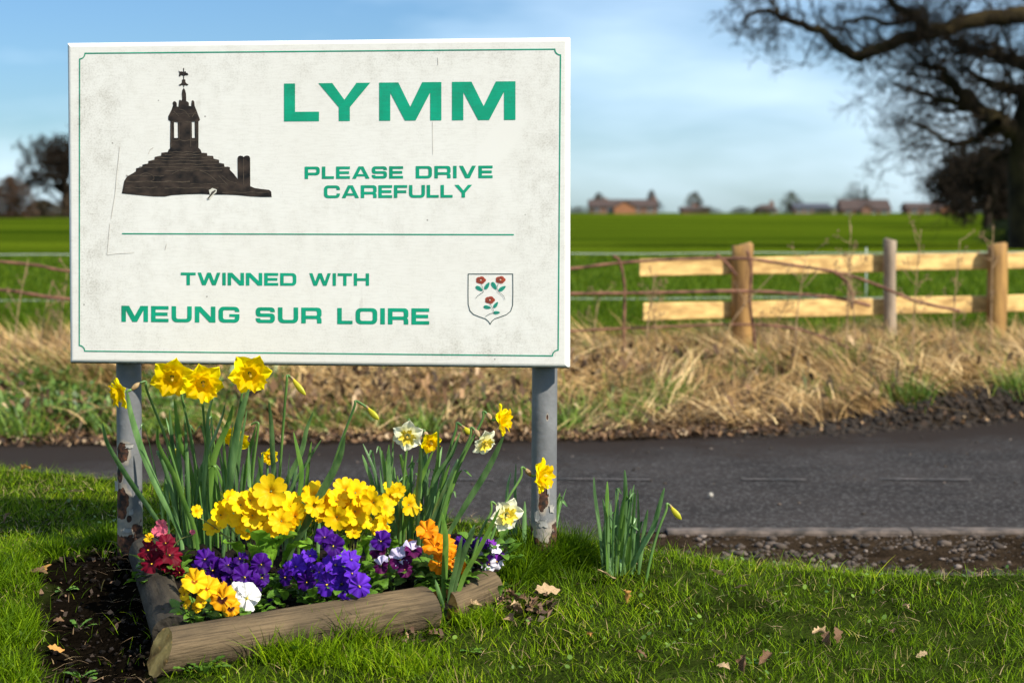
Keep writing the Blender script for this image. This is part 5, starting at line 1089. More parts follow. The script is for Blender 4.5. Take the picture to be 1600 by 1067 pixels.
pansy('deep purple pansy behind the golden and white flowers', 340, 4.04, [(320,878,'purple',.85,(-.2,-.8,.5),.3),(336,893,'purple',1.0,(.0,-.95,.15),.1),(352,884,'purple',.75,(.4,-.7,.5),-.3),(362,902,'purple',.85,(.2,-.9,.1),.2),(308,892,'purple',.65,(-.6,-.7,.2),.5),(346,906,'purple',.8,C0,.2)], 24)
pansy('deep purple pansy in front of the crinkled primrose leaf', 396, 4.02, [(385,898,'purple',1.0,(.0,-.9,.25),-.2),(404,884,'purple',.85,(.5,-.8,.2),.4),(378,876,'purple',.65,(-.3,-.6,.7),.1),(398,912,'purple',.8,(.3,-.9,-.1),.3),(411,900,'purple',.7,(.7,-.6,.2),.8),(422,946,'purple',.42,(.4,-.4,-.8),.4)], 30, rx=.07)
pansy('golden pansy with small ruffled flowers at the front left corner', 305, 3.91, [(302,912,'yellow',1.0,(-.1,-.75,.6),.2),(324,920,'yellow',.95,(.45,-.75,.5),-.6),(293,926,'yellow',.6,(-.5,-.8,.1),.9),(318,944,'yellow',.5,(.1,-.9,.1),.4),(290,948,'yellow',.4,(-.3,-.8,.2),.2),(310,952,'yellow',.4,(.2,-.8,.2),1.2)], 34, rx=.065, ry=.05)
pansy('orange pansy with dark blotches touching the white one', 352, 3.90, [(350,934,'blotched',1.0,(.05,-.93,.2),.1),(358,946,'blotched',.75,(.3,-.9,-.1),-.5),(343,922,'blotched',.6,(-.3,-.7,.5),.3)], 18)
pansy('white pansy with one broad bright flower in front of the purple ones', 386, 3.93, [(386,932,'white',1.15,(.42,-.86,.15),.25),(368,920,'white',.7,(-.3,-.8,.4),.2)], 16)
pansy('violet blue pansy at the middle front of the bed, left group', 468, 4.02, [(458,886,'violet',.95,(.0,-.85,.45),.1),(475,893,'violet',.9,(.35,-.85,.2),-.3),(452,902,'purple',.75,(-.4,-.8,.1),.4),(476,912,'purple',.8,(.1,-.95,.0),.2),(484,868,'violet',.65,(.3,-.6,.6),.5),(446,892,'violet',.6,(-.6,-.7,.3),.2)], 38, rx=.08)
pansy('violet blue pansy spilling over the front log, right group', 535, 4.00, [(510,842,'purple',.85,(-.1,-.75,.6),.2),(524,856,'purple',.85,(.4,-.85,.0),-.4),(528,884,'violet',1.0,(.0,-.85,.4),.1),(545,872,'violet',.85,(.5,-.7,.5),-.5),(508,912,'violet',1.0,(-.15,-.93,.1),.2),(532,908,'violet',.9,(.3,-.9,.2),.4),(552,898,'violet',.9,(.5,-.8,.0),-.2),(556,918,'violet',.95,(.35,-.9,-.15),.1),(540,934,'violet',.62,(.4,-.6,-.7),.3),(498,896,'violet',.7,(-.5,-.8,.1),.3)], 44, rx=.085)
pansy('dark plum and pale lilac pansy beside the violet one', 612, 4.10, [(596,846,'purple',.85,(.0,-.85,.45),.1),(590,862,'plum',.75,(-.2,-.9,.1),.3),(622,872,'plum',.95,(.1,-.92,.15),.0),(640,864,'plum',.85,(.6,-.7,.2),-.5),(600,882,'plum',.75,(-.4,-.85,.0),.5),(630,888,'plum',.7,(.2,-.9,-.2),.3)], 44, rx=.085)
pansy('bright orange pansy between the right hand daffodil leaves', 690, 4.12, [(665,828,'orange',.95,(-.1,-.7,.6),.1),(682,852,'orange',1.0,(.1,-.9,.3),.2),(700,856,'orange',.9,(.4,-.8,.3),-.3),(684,876,'orange',.95,(-.1,-.92,.1),.4),(706,872,'orange',.8,(.6,-.7,.0),.1),(716,890,'orange',.7,(.4,-.8,-.2),.2),(668,846,'orange',.7,(-.5,-.7,.2),.6),(638,852,'orange',.5,(.1,-.7,.5),.1)], 44, rx=.08)
pansy('purple and white pansy at the right end of the bed', 762, 4.24, [(760,862,'bicolor',.9,(.0,-.92,.2),.1),(774,874,'bicolor',.85,(.4,-.85,.1),-.2),(752,852,'purple',.6,(-.2,-.7,.6),.2),(764,884,'bicolor',.7,(.2,-.92,-.1),.3),(772,858,'bicolor',.65,(.6,-.6,.4),.2),(740,852,'purple',.5,(-.3,-.8,.4),.2),(720,856,'purple',.6,(-.3,-.85,.3),.1),(715,846,'purple',.5,(0,-.8,.5),.4)], 30, rx=.07)

# ---- weeds about the bed
weed_m = M('weed_leaf', (.055, .14, .015), (.13, .26, .03), scale=40, rough=.45, trans=.25, bump=.001, bscale=120)
def weed(label, px, py, n_, Lr, wr, spread=.5, lift=.4, kind='weed', crinkle=.8):
    p = gp(px, py, .0); p.z = H(p.x, p.y); root = thing('weed', label, kind, p, 0, 'weeds in the grass')
    for i in range(n_):
        a = i * 2.4 + rnd.uniform(-.4, .4); L_ = rnd.uniform(*Lr); el = rnd.uniform(.1, lift)
        b0 = p + Vector((math.cos(a), math.sin(a), 0)) * rnd.uniform(0, spread * L_); big_leaf(root, b0 + Vector((0, 0, .003)), b0 + Vector((math.cos(a) * math.cos(el), math.sin(a) * math.cos(el), math.sin(el))) * L_, rnd.uniform(*wr), p, weed_m, crinkle, cup=.2, lift=.12)
    return root
weed('leafy young weed growing against the golden cut end of the front log', 318, 1052, 12, (.03, .06), (.016, .026), .8, 1.1)
weed('narrow leaved plantain in front of the middle of the front log', 556, 985, 7, (.05, .085), (.014, .020), .3, 1.0)
weed('small broad leaved weed standing before the log, left of the plantain', 470, 1030, 5, (.03, .05), (.014, .02), .4, 1.1)
weed('bright green leafy weed between the broad leaves and the post', 730, 955, 26, (.02, .04), (.012, .018), 2.4, 1.2)
weed('leafy weed at the end of the short right log', 770, 925, 24, (.02, .035), (.010, .016), 2.4, 1.2)
weed('drooping seedling at the edge of the bare dark earth', 122, 985, 4, (.02, .04), (.010, .014), .4, .9)
weed('low weed in the bottom left corner of the bare earth', 128, 1062, 6, (.018, .034), (.010, .015), .6, .8)
weed('small lit seedling in the middle of the bare dark earth', 100, 925, 4, (.02, .035), (.012, .016), .4, .6)
weed('round leaved weed flat in the lawn right of the log', 738, 1022, 7, (.014, .022), (.012, .016), .5, .3)
weed('little weed in the lawn below the roadside clump', 1180, 1035, 8, (.012, .02), (.010, .014), .8, .3)

# ---- fallen leaves on the grass
oak_m = [M('leaf_tan', (.42, .27, .13), (.62, .45, .26), scale=60, rough=.75, trans=.15, bump=.001, bscale=200), M('leaf_brown', (.10, .05, .025), (.24, .13, .06), scale=60, rough=.7, trans=.1, bump=.001, bscale=200), M('leaf_orange', (.45, .20, .04), (.62, .34, .09), scale=60, rough=.7, trans=.2)]
def oak_mesh(seed, curl):
    r_ = random.Random(seed); nu, nv = 16, 5; V_ = []; ph = r_.uniform(0, 6)
    for i in range(nu):
        u = i / (nu - 1); w = (.10 + .44 * math.sin(math.pi * u ** .85) ** .8) * (1 + .30 * math.sin(u * 20 + ph)) * (.35 if u < .08 else 1)
        for j in range(nv):
            v = j / (nv - 1) * 2 - 1; a = curl * v
            V_.append((u - .5, math.sin(a) / max(curl, .1) * w * .6, (1 - math.cos(a)) * w * .6 + .22 * math.sin(u * 3.0 + ph * .3) + .05 * math.sin(u * 11 + v * 3 + ph)))
    mb = MB(); mb.add(V_, [(i*nv+j, (i+1)*nv+j, (i+1)*nv+j+1, i*nv+j+1) for i in range(nu-1) for j in range(nv-1)]); return mb
OM = {(c_, k): oak_mesh(k * 7 + c_, .5 + .5 * k).mesh('fallen_leaf', oak_m[c_], True) for c_ in range(3) for k in range(3)}
for (px, py, s, c_, lab) in [
    (948, 914, .045, 0, 'curled tan leaf lying just below the separate daffodil clump'), (1122, 910, .040, 0, 'crumpled tan leaf at the middle of the lawn edge'), (1158, 932, .030, 0, 'small pale leaf scrap right of the crumpled tan leaf'),
    (976, 950, .035, 2, 'orange leaf standing on edge in the lawn'), (1280, 1010, .042, 0, 'long tan leaf beside two dark ones in the lawn'), (1306, 1008, .036, 1, 'dark brown upright leaf right of the long tan leaf'),
    (1294, 1016, .035, 1, 'dark curled leaf between the long tan leaf and the upright one'), (1195, 1045, .040, 1, 'dark leaf at the bottom edge, middle right'), (1162, 1058, .045, 1, 'nearly black upright leaf at the bottom edge'), (1130, 1060, .03, 0, 'pale leaf fragment at the bottom edge left of the black leaf'),
    (856, 938, .055, 0, 'pale crumpled leaf at the right of the brown leaf heap'), (835, 958, .036, 1, 'red brown leaf at the right end of the brown leaf heap'), (800, 945, .036, 1, 'shiny brown leaf on top of the leaf heap'), (790, 955, .034, 1, 'brown leaf in the left of the leaf heap'), (815, 952, .035, 1, 'folded brown leaf in the middle of the leaf heap'), (806, 965, .03, 0, 'tan leaf at the front of the leaf heap'),
    (741, 965, .035, 0, 'small tan leaf right of the broad daffodil leaves'), (775, 940, .035, 0, 'tan leaf scrap among the weeds by the short log'), (637, 990, .045, 1, 'brown leaf lying under the front log'), (600, 998, .035, 2, 'orange brown leaf tucked against the front log'), (632, 1020, .022, 0, 'tiny tan leaf curled in the lawn below the log'), 
    (40, 745, .040, 2, 'pale leaf lying far back on the left lawn'), (118, 780, .045, 0, 'large tan leaf in the sunlit grass left of the post'), (95, 770, .022, 1, 'small brown leaf near the large tan leaf'), (142, 775, .022, 0, 'small tan leaf close to the left post'), (12, 822, .03, 1, 'brown leaf at the left edge in the shade'),
    (60, 912, .045, 1, 'brown leaf at the edge of the bare earth'), (68, 905, .05, 2, 'rusty leaf by the brown one at the bare earth'), (92, 985, .024, 1, 'dark leaf inside the bare earth'), (88, 1030, .035, 2, 'rusty leaf at the bottom of the bare earth'), (105, 1042, .026, 0, 'pale twig like leaf at the bottom left'),
    (1440, 1040, .025, 0, 'small pale leaf at the lower right'), (1395, 1002, .028, 1, 'brown leaf scrap in the right lawn'), (1215, 995, .02, 0, 'tiny pale scrap in the middle of the right lawn'), (1415, 965, .022, 0, 'tiny tan scrap near the right lawn edge'), (920, 1010, .02, 2, 'tiny orange scrap in the lawn'), (1000, 1040, .03, 1, 'dark brown scrap at the bottom of the lawn')]:
    p = gp(px, py); o = new_obj('fallen_leaf', OM[(c_, rnd.randrange(3))]); o.scale = (s, s, s * .8); o.location = (p.x, p.y, H(p.x, p.y) + .020 + s * .06)
    o.rotation_euler = (rnd.uniform(-.5, .5), rnd.uniform(-.4, .4) + (1.1 if 'upright' in lab or 'edge in' in lab else 0), rnd.uniform(0, 6.28)); tag(o, lab, 'leaf', 'fallen leaves on the grass')

# ------------------------------------------------------------------ timber fence, old iron fence, electric tape
wood_new = M('rail_wood', (.36, .21, .065), (.72, .48, .17), scale=6, rough=.7, bump=.004, bscale=30, stretch=(.5, 3, 3), detail=7)
wood_post = M('post_wood', (.12, .055, .014), (.38, .21, .055), scale=5, rough=.75, bump=.006, bscale=26, stretch=(2.5, 2.5, .5), detail=7)
wood_grey = M('post_grey', (.16, .12, .085), (.34, .26, .18), scale=5, rough=.8, bump=.006, bscale=26, stretch=(2.5, 2.5, .5), detail=7)
f0 = pt(1160, 560, 13.0)
tf = thing('timber_fence', 'pale new timber post and rail fence between the road verge and the field', 'fence', (f0.x, f0.y, H(f0.x, f0.y)))
def fx(px, Y_): return (px - 800) / FPX * Y_
FP = [(1160, 33, 382, 13.0, wood_post), (1391, 20, 374, 13.42, wood_grey), (1558, 31, 381, 13.68, wood_post), (1770, 30, 380, 14.1, wood_post), (2010, 30, 380, 14.6, wood_post)]
for (px, wpx, ptop, Y_, mt) in FP:
    x = fx(px, Y_); top = pt(px, ptop, Y_).z; r_ = wpx / 2 / FPX * Y_; g0 = H(x, Y_) - .2; mb = MB()
    zs = np.linspace(g0, top - .008, 12); mb.tube([(x + .004 * math.sin(z_ * 5 + px), Y_, z_) for z_ in zs] + [(x, Y_, top)], [r_ * (1 + .03 * math.sin(z_ * 7 + px)) for z_ in zs] + [r_ * .86], 18)
    mb.build('post', mt, tf, True, tf.location)
def rail(p0, p1, t0, b0, t1, b1, Y0, Y1):
    x0, x1 = fx(p0, Y0), fx(p1, Y1); zt0, zb0 = pt(p0, t0, Y0).z, pt(p0, b0, Y0).z; zt1, zb1 = pt(p1, t1, Y1).z, pt(p1, b1, Y1).z; mb = MB(); k = 10; vs_ = []; th_ = .038
    for i in range(k + 1):
        t = i / k; x = x0 + (x1 - x0) * t; y = Y0 + (Y1 - Y0) * t; zt_ = zt0 + (zt1 - zt0) * t + .002 * math.sin(t * 9 + p0); zb_ = zb0 + (zb1 - zb0) * t + .002 * math.sin(t * 7 + p1); e = .006
        vs_ += [(x, y, zb_ + e), (x, y, zt_ - e), (x, y + e, zt_), (x, y + th_ - e, zt_), (x, y + th_, zt_ - e), (x, y + th_, zb_ + e), (x, y + th_ - e, zb_), (x, y + e, zb_)]
    fs = [(i*8+j, (i+1)*8+j, (i+1)*8+(j+1) % 8, i*8+(j+1) % 8) for i in range(k) for j in range(8)] + [tuple(range(8)), tuple(k*8 + j for j in range(7, -1, -1))]
    mb.add(vs_, fs); o = mb.build('rail', wood_new, tf, False, tf.location)
dY = .085
rail(1000, 1388, 405, 432, 398, 425, 13.0 + dY - .3, 13.42 + dY)
rail(1390, 1768, 397.5, 423, 392, 417, 13.42 + dY, 14.1 + dY)
rail(1770, 2250, 392, 417, 386, 411, 14.1 + dY, 15 + dY)
rail(1006, 1388, 474, 501, 466, 492, 13.0 + dY - .3, 13.42 + dY)
rail(1390, 1768, 465, 491, 457, 483, 13.42 + dY, 14.1 + dY)
rail(1770, 2250, 457, 483, 449, 474, 14.1 + dY, 15 + dY)

rust_m = M('rusty_iron', (.075, .030, .018), (.24, .11, .065), scale=14, rough=.85, bump=.002, bscale=60, detail=7)
rf_ = thing('iron_fence', 'old bent rusty iron bar fence in front of the timber rails', 'fence', (fx(970, 12.3), 12.3, H(fx(970, 12.3), 12.3)))
def bar(P, r_, name, Yf=12.25, mt=rust_m):
    mb = MB(); C_ = crom([pt(a, b_, Yf + (c_[0] if c_ else 0)) for a, b_, *c_ in P], 6); mb.tube(C_, [r_ * (1 + .12 * math.sin(i * 1.7)) for i in range(len(C_))], 7); return mb.build(name, mt, rf_, True, rf_.location)
bar([(-200,392),(0,409),(60,415),(110,424),(300,440),(600,438),(840,424),(900,419),(968,411),(1060,405),(1160,404),(1220,412),(1310,426),(1372,446),(1430,470),(1500,486)], 0.0104, 'bar')
bar([(-200,440),(0,453),(50,460),(105,467),(300,480),(600,474),(840,462),(897,459),(1000,458),(1160,455),(1250,460),(1310,466),(1360,478)], 0.0120, 'bar')
bar([(840,520),(900,517),(1000,512),(1160,507),(1250,515),(1330,545)], 0.0088, 'bar')
bar([(958,400),(968,408),(975,440),(976,470),(974,540)], 0.0096, 'upright')
bar([(1168,392),(1174,420),(1172,470),(1178,520),(1186,580)], 0.0104, 'upright')
bar([(1120,398),(1136,412),(1150,430)], 0.0096, 'upright')
bar([(1303,424),(1322,440),(1332,462),(1331,482)], 0.0120, 'upright')


tape_m = M('tape_white', (.34, .38, .34), (.44, .48, .42), rough=.6)
et = thing('electric_fence', 'thin white electric tape strung across the green field', 'fence', (0, 17, H(0, 17)))
for (z0_, z1_) in ((398, 393), (470, 462)):
    mb = MB(); vs_ = []; xs_ = np.linspace(-14, 16, 60)
    for x in xs_:
        Y_ = 17.2; zz = pt(600, z0_ + (z1_ - z0_) * (x + 6) / 12, Y_).z - .01 * math.sin(x * 1.4) ** 2
        vs_ += [(x, Y_, zz - .004), (x, Y_, zz + .004), (x, Y_ + .003, zz + .004), (x, Y_ + .003, zz - .004)]
    k = len(xs_); mb.add(vs_, [(i*4+j, (i+1)*4+j, (i+1)*4+(j+1) % 4, i*4+(j+1) % 4) for i in range(k-1) for j in range(4)]); mb.build('tape', tape_m, et, False, et.location)
for x in (-12.5, -6.5, 3.3, 10.4, 15.5):
    zz = H(x, 17.2); mb = MB(); mb.tube([(x, 17.22, zz - .1), (x, 17.22, pt(600, 392, 17.2).z + .03)], .007, 6); mb.build('stake', tape_m, et, True, et.location)

# tall dead weed stalks on the far verge
stalk_m = M('dead_stalk', (.20, .125, .065), (.40, .27, .14), scale=30, rough=.8)
seed_m = M('seed_head', (.11, .065, .035), (.30, .19, .10), scale=60, rough=.9)
for (px, pb, ptop, lean, nb, lab) in [
    (1322, 560, 352, 8, 16, 'tallest branching dead weed between the first two timber posts'), (1425, 560, 358, 14, 12, 'dead weed with seed heads right of the grey post'), (1338, 560, 395, -14, 9, 'shorter dead weed close beside the tallest one'),
    (1488, 560, 375, 12, 9, 'dead weed in front of the rail before the right post'), (1240, 560, 400, 20, 7, 'thin dead weed behind the sagging rusty bar'), (1548, 540, 352, 4, 5, 'thin stalk beside the right timber post'),
    (1008, 560, 425, 16, 9, 'pale dead stalk crossing the left ends of the rails'), (1030, 560, 445, -20, 8, 'dead stalk leaning left of the first timber post'), (925, 560, 452, 14, 6, 'dead stalk close to the right edge of the board'),
    (1118, 575, 428, 90, 3, 'long pale stem leaning right across the lower rail'), (1200, 560, 470, 30, 8, 'dead weed leaning right of the first timber post'), (1130, 380, 352, 0, 0, ''),
    (92, 560, 420, 14, 6, 'dead stalk just left of the board'), (62, 550, 440, 20, 5, 'dead weed stalk left of the board behind the grass'), (20, 560, 405, 24, 4, 'thin dead stalk at the far left of the verge')]:
    if not lab: continue
    Y_ = 12.0 + rnd.uniform(-.3, .5); b0 = pt(px, pb, Y_); b0.z = H(b0.x, b0.y) - .02; T_ = pt(px + lean, ptop, Y_)
    root = thing('dead_weed', lab, 'dead weed', b0, 0, 'tall dead weeds on the far verge'); mid = (b0 + T_) / 2 + Vector((-lean * .0008, 0, .02)); C_ = crom([b0, mid, T_], 8)
    mb = MB(); mb.tube(C_, [.0065 - .0045 * i / len(C_) for i in range(len(C_))], 5); sh = MB()
    for i in range(nb):
        q = C_[int(len(C_) * rnd.uniform(.35, .98))]; a = rnd.uniform(-1, 1); e_ = q + Vector((a * .11, rnd.uniform(-.06, .06), rnd.uniform(.03, .12))); mb.tube([q, (q + e_) / 2 + Vector((0, 0, -.012)), e_], [.003, .0024, .0016], 4)
        for _ in range(5):
            c_ = e_ + Vector((rnd.uniform(-.02, .02), rnd.uniform(-.02, .02), rnd.uniform(-.03, .02))); sh.tube([c_, c_ + Vector((rnd.uniform(-.005, .005), 0, .014))], [.005, .003], 4)
    mb.build('stem', stalk_m, root, True, b0)
    if nb: tag(sh.build('seed_head', seed_m, root, True, b0), kind='stuff')

# ------------------------------------------------------------------ bare winter trees
bark_tree = M('tree_bark', (.010, .008, .006), (.034, .025, .017), scale=3, rough=.9, bump=.03, bscale=10, spec=.1)
moss_bark = M('tree_bark_mossy', (.012, .009, .006), (.050, .038, .016), scale=1.6, rough=.9, bump=.03, bscale=8, spec=.1)
class TW:
    """collects tapering limbs as 3 to 8 sided tubes, quickly"""
    def __init__(s): s.V = []; s.T = []; s.n = 0
    def limb(s, P, r_, k):
        P = np.array(P, float); m_ = len(P); d = np.gradient(P, axis=0); d /= np.linalg.norm(d, axis=1)[:, None] + 1e-9
        a = np.cross(d, np.array([.31, .17, .93])); a /= np.linalg.norm(a, axis=1)[:, None] + 1e-9; b_ = np.cross(d, a); an = np.arange(k) * 2 * np.pi / k
        ring = P[:, None] + (a[:, None] * np.cos(an)[None, :, None] + b_[:, None] * np.sin(an)[None, :, None]) * np.asarray(r_)[:, None, None]
        s.V.append(ring.reshape(-1, 3)); i = np.arange(m_ - 1)[:, None] * k; j = np.arange(k)[None]; j2 = (j + 1) % k
        s.T.append(np.stack([i + j, i + j2, i + k + j2, i + k + j], -1).reshape(-1, 4) + s.n); s.n += m_ * k
    def build(s, name, mat, parent, origin):
        return new_obj(name, mesh_np(name, np.concatenate(s.V) - np.array(origin), np.concatenate(s.T), mat, smooth=True), parent)
def unit(v): return v / (np.linalg.norm(v) + 1e-9)
def grow(tw, p, d, Ln, r_, depth, rg, up=.05, spread=.75, wob=.25, nch=(3, 5), big=None, minr=.006):
    seg = 5 if depth > 1 else 3; P = [p]; dd = unit(d)
    for i in range(seg):
        dd = unit(dd + rg.normal(0, wob, 3) + np.array([0, 0, up])); P.append(P[-1] + dd * Ln / seg)
    rr_ = np.linspace(r_, max(minr, r_ * (.5 if depth else .4)), seg + 1); (big if (big is not None and depth >= 4) else tw).limb(P, rr_, 7 if depth >= 4 else (4 if depth > 1 else 3))
    if depth == 0: return
    for c_ in range(rg.integers(*nch) + (1 if depth <= 2 else 0)):
        t = rg.uniform(.3, 1.0); i = min(seg - 1, int(t * seg)); q = P[i] + (P[i+1] - P[i]) * (t * seg - i); a = unit(rg.normal(0, 1, 3)); a = unit(a - dd * a.dot(dd))
        nd = unit(dd * rg.uniform(.55, 1) + a * spread * rg.uniform(.6, 1.4)); grow(tw, q, nd, Ln * rg.uniform(.52, .78), max(minr, rr_[i] * rg.uniform(.45, .62)), depth - 1, rg, up, spread, wob, nch, big, minr)
def tree(name, label, px, Y_, hgt_px, trunk_px, seed, depth=5, crown=1.0, group=None, lean=0, mat=bark_tree, minr=.02, nch=(3, 5), trunk_frac=.28, gz=None, spread=.8):
    x = fx(px, Y_); z0 = H(x, Y_) if gz is None else gz; hh = hgt_px / FPX * Y_; rt_ = trunk_px / 2 / FPX * Y_; rg = np.random.default_rng(seed)
    root = thing(name, label, 'tree', (x, Y_, z0), 0, group); tr = TW(); cr_ = TW(); o_ = np.array([x, Y_, z0])
    tz = hh * trunk_frac; tr.limb([o_ + [0, 0, -.3], o_ + [0, 0, tz * .15], o_ + [lean * .3, 0, tz * .6], o_ + [lean * .6, 0, tz]], [rt_ * 1.5, rt_ * 1.1, rt_, rt_ * .95], 12)
    top = o_ + [lean * .6, 0, tz]; k = 6
    for i in range(k):
        a = i * 2 * math.pi / k + rg.uniform(-.3, .3); el = rg.uniform(.25, 1.15); d = np.array([math.cos(a) * math.cos(el) * crown, math.sin(a) * math.cos(el) * crown, math.sin(el)])
        grow(cr_, top - np.array([0, 0, tz * rg.uniform(0, .25)]), d, hh * .36 * rg.uniform(.8, 1.15), rt_ * .55, depth, rg, .06, spread, .2, nch, tr, minr)
    grow(cr_, top, np.array([.05, 0, 1.]), hh * .36, rt_ * .7, depth, rg, .05, spread, .16, nch, tr, minr)
    tr.build('trunk', mat, root, root.location); cr_.build('crown', mat, root, root.location); return root
tree('oak_tree', 'bare spreading oak standing in the hedge just left of the board', 104, 235, 158, 15, 21, depth=5, crown=1.35, minr=.034, nch=(3, 5), spread=.85)

# the great oak at the right, its low limbs reaching out over the field
oakY = 44.0
xo = fx(1628, oakY); zo = H(xo, oakY); oak = thing('oak_tree', 'huge bare oak at the right edge with long limbs over the field', 'tree', (xo, oakY, zo)); tr = TW(); cw = TW(); rg = np.random.default_rng(5)
K = oakY / FPX
def opt(px, py, dy=0.0): p = pt(px, py, oakY + dy); return np.array(p)
def limb(P, r0, r1, tw_=0, twigs=0, dep=3, ln=1.6, spr=.9):
    C_ = [np.array(q) for q in crom([Vector(opt(*p)) for p in P], 6)]; C_ = [C_[0]] + [q + rg.normal(0, .03, 3) for q in C_[1:]]; k = len(C_); tr.limb(C_, np.linspace(r0, r1, k), 8)
    for i in range(twigs):
        t = rg.uniform(.12, 1); j = min(k - 2, int(t * (k - 1))); dd = unit(C_[j+1] - C_[j]); a = unit(rg.normal(0, 1, 3)); nd = unit(dd * .5 + a * spr + np.array([0, 0, .10])); r_ = max(.014, (r0 + (r1 - r0) * t) * .30)
        grow(cw, C_[j], nd, ln * rg.uniform(.5, 1.3), min(.05, r_), dep, rg, .03, .75, .22, (3, 5), None, .0055)
tr.limb([opt(1632, 400), opt(1628, 372), opt(1620, 330), opt(1616, 260), opt(1622, 190), opt(1640, 120), opt(1660, 40), opt(1690, -60)], [.95, .80, .66, .62, .60, .58, .5, .4], 14)
limb([(1640,20),(1600,22),(1530,31),(1454,52),(1409,62),(1375,75),(1340,87),(1316,76),(1288,55),(1253,38),(1219,28),(1198,16),(1170,24),(1156,35)], .24, .03, 0, 26, 3, .8)
limb([(1447,55),(1440,40),(1434,28),(1402,10),(1370,-20),(1330,-60)], .17, .05, 0, 9, 3, 1.3)
limb([(1434,29),(1392,35),(1343,31),(1302,45),(1285,30)], .08, .03, 0, 6, 3, .9)
limb([(1219,28),(1212,8),(1190,-12),(1150,-25)], .04, .02, 0, 4, 3, .8); limb([(1255,38),(1250,10),(1240,-20)], .035, .02, 0, 4, 3, .8)
limb([(1625,200,0),(1600,206),(1560,190),(1530,173),(1500,140),(1470,110),(1440,98)], .34, .06, 0, 17, 3, 1.7)
limb([(1530,173,.5),(1500,168),(1460,152),(1420,140),(1395,128)], .12, .03, 0, 14, 3, 1.3)
limb([(1560,190,-.8),(1530,215),(1490,225),(1455,205),(1420,190)], .12, .03, 0, 10, 3, 1.3)
limb([(1640,120,1),(1600,100,2),(1550,85,2.5),(1500,70,3),(1460,50,3)], .25, .05, 0, 15, 3, 1.7)
limb([(1650,60,-1),(1610,-5,-2),(1560,-40,-3),(1480,-90,-3)], .25, .06, 0, 12, 3, 1.7)
limb([(1660,20,-1),(1640,-60,-2),(1600,-140,-2),(1560,-220,-2)], .3, .08, 0, 10, 3, 1.9); limb([(1690,-60,0),(1720,-160,0),(1710,-280,1)], .35, .1, 0, 10, 3, 2)
limb([(1650,60,1),(1720,20,1),(1800,-20,2),(1900,-40,3)], .3, .08, 0, 10, 3, 2); limb([(1630,160,1),(1700,130,2),(1800,110,2),(1890,60,3)], .3, .08, 0, 10, 3, 2)
limb([(1618,250,1.5),(1590,240,2),(1555,245,2.5),(1520,262,3)], .14, .03, 0, 10, 3, 1.2)
limb([(1630,140,.5),(1590,140,.5),(1545,130,0),(1510,110,0)], .2, .04, 0, 17, 3, 1.4)
tr.build('trunk', moss_bark, oak, oak.location); cw.build('crown', bark_tree, oak, oak.location)
tree('field_tree', 'rounded bare tree behind the great oak, down at the field edge', 1542, 92, 165, 13, 33, depth=5, crown=.55, minr=.022, nch=(3, 6), trunk_frac=.18)
tree('field_tree', 'second ivy dark tree tucked behind the oak trunk at the right edge', 1585, 110, 185, 16, 35, depth=5, crown=.6, minr=.026, nch=(3, 6), trunk_frac=.16)

# bushes and hedges far off: many small twigs and leaf scraps in a lumpy crown
def bush(name, label, px, Y_, wpx, hpx, col, seed, kind='bush', group=None, n_=2600, sz=.012, base_px=None, sink=.15):
    x = fx(px, Y_); z0 = H(x, Y_); W_, Hh = wpx / FPX * Y_ / 2, hpx / FPX * Y_; rg = np.random.default_rng(seed); root = thing(name, label, kind, (x, Y_, z0), 0, group)
    a = rg.uniform(0, 6.28, n_); u = rg.uniform(-.05, 1, n_); q = rg.random(n_) ** .45; prof_ = np.sqrt(np.clip(1 - np.clip(u, 0, 1) ** 2.2, 0, 1)) * (1 + .16 * np.sin(a * 3 + seed) + .10 * np.sin(a * 7 + u * 6))
    P = np.c_[W_ * q * prof_ * np.cos(a), W_ * .7 * q * prof_ * np.sin(a), Hh * (u * (1 + .10 * np.sin(a * 4 + seed * 2))) - sink * Hh * 0]
    s_ = sz * Y_ / 40 * rg.uniform(.5, 1.5, n_) * 3; d1 = rg.normal(0, 1, (n_, 3)); d1 /= np.linalg.norm(d1, axis=1)[:, None]; d2 = rg.normal(0, 1, (n_, 3)); d2 /= np.linalg.norm(d2, axis=1)[:, None]
    V = np.stack([P - d1 * s_[:, None], P + d2 * s_[:, None] * .35, P + d1 * s_[:, None], P - d2 * s_[:, None] * .35], 1).reshape(-1, 3); T = np.arange(n_ * 4).reshape(-1, 4)
    sz = sz
    mt = M(name + '_leaf', tuple(c_ * .6 for c_ in col), col, scale=.8, rough=.8, trans=.15, spec=.2)
    new_obj('foliage', mesh_np('foliage', V, T, mt), root)
    tw = TW(); 
    for i in range(6):
        aa = rg.uniform(0, 6.28); grow(tw, np.array([rg.normal(0, W_ * .2), rg.normal(0, W_ * .2), -.2]), np.array([math.cos(aa) * .5, math.sin(aa) * .5, 1]), Hh * .5, .03 * Hh, 2, rg, .05, .7, .2, (3, 4), None, .008 * Hh)
    new_obj('stem', mesh_np('stem', np.concatenate(tw.V), np.concatenate(tw.T), bark_tree), root); return root
brown = (.085, .050, .030)
bush('thicket', 'rounded reddish brown bare thicket at the far left field edge', 18, 210, 74, 60, brown, 1, 'thicket', n_=5200)
bush('hedge', 'low brown hedge running between the thicket and the left oak', 66, 225, 70, 26, (.07, .055, .03), 2, 'hedge', n_=3000)
bush('hedge', 'brown hedge under the left oak, partly behind the board', 128, 228, 70, 44, (.10, .065, .035), 3, 'hedge', n_=3000)
bush('thicket', 'dark brown thicket under the small trees left of the oak trunk', 1565, 100, 56, 80, (.05, .032, .020), 4, 'thicket', n_=6500)
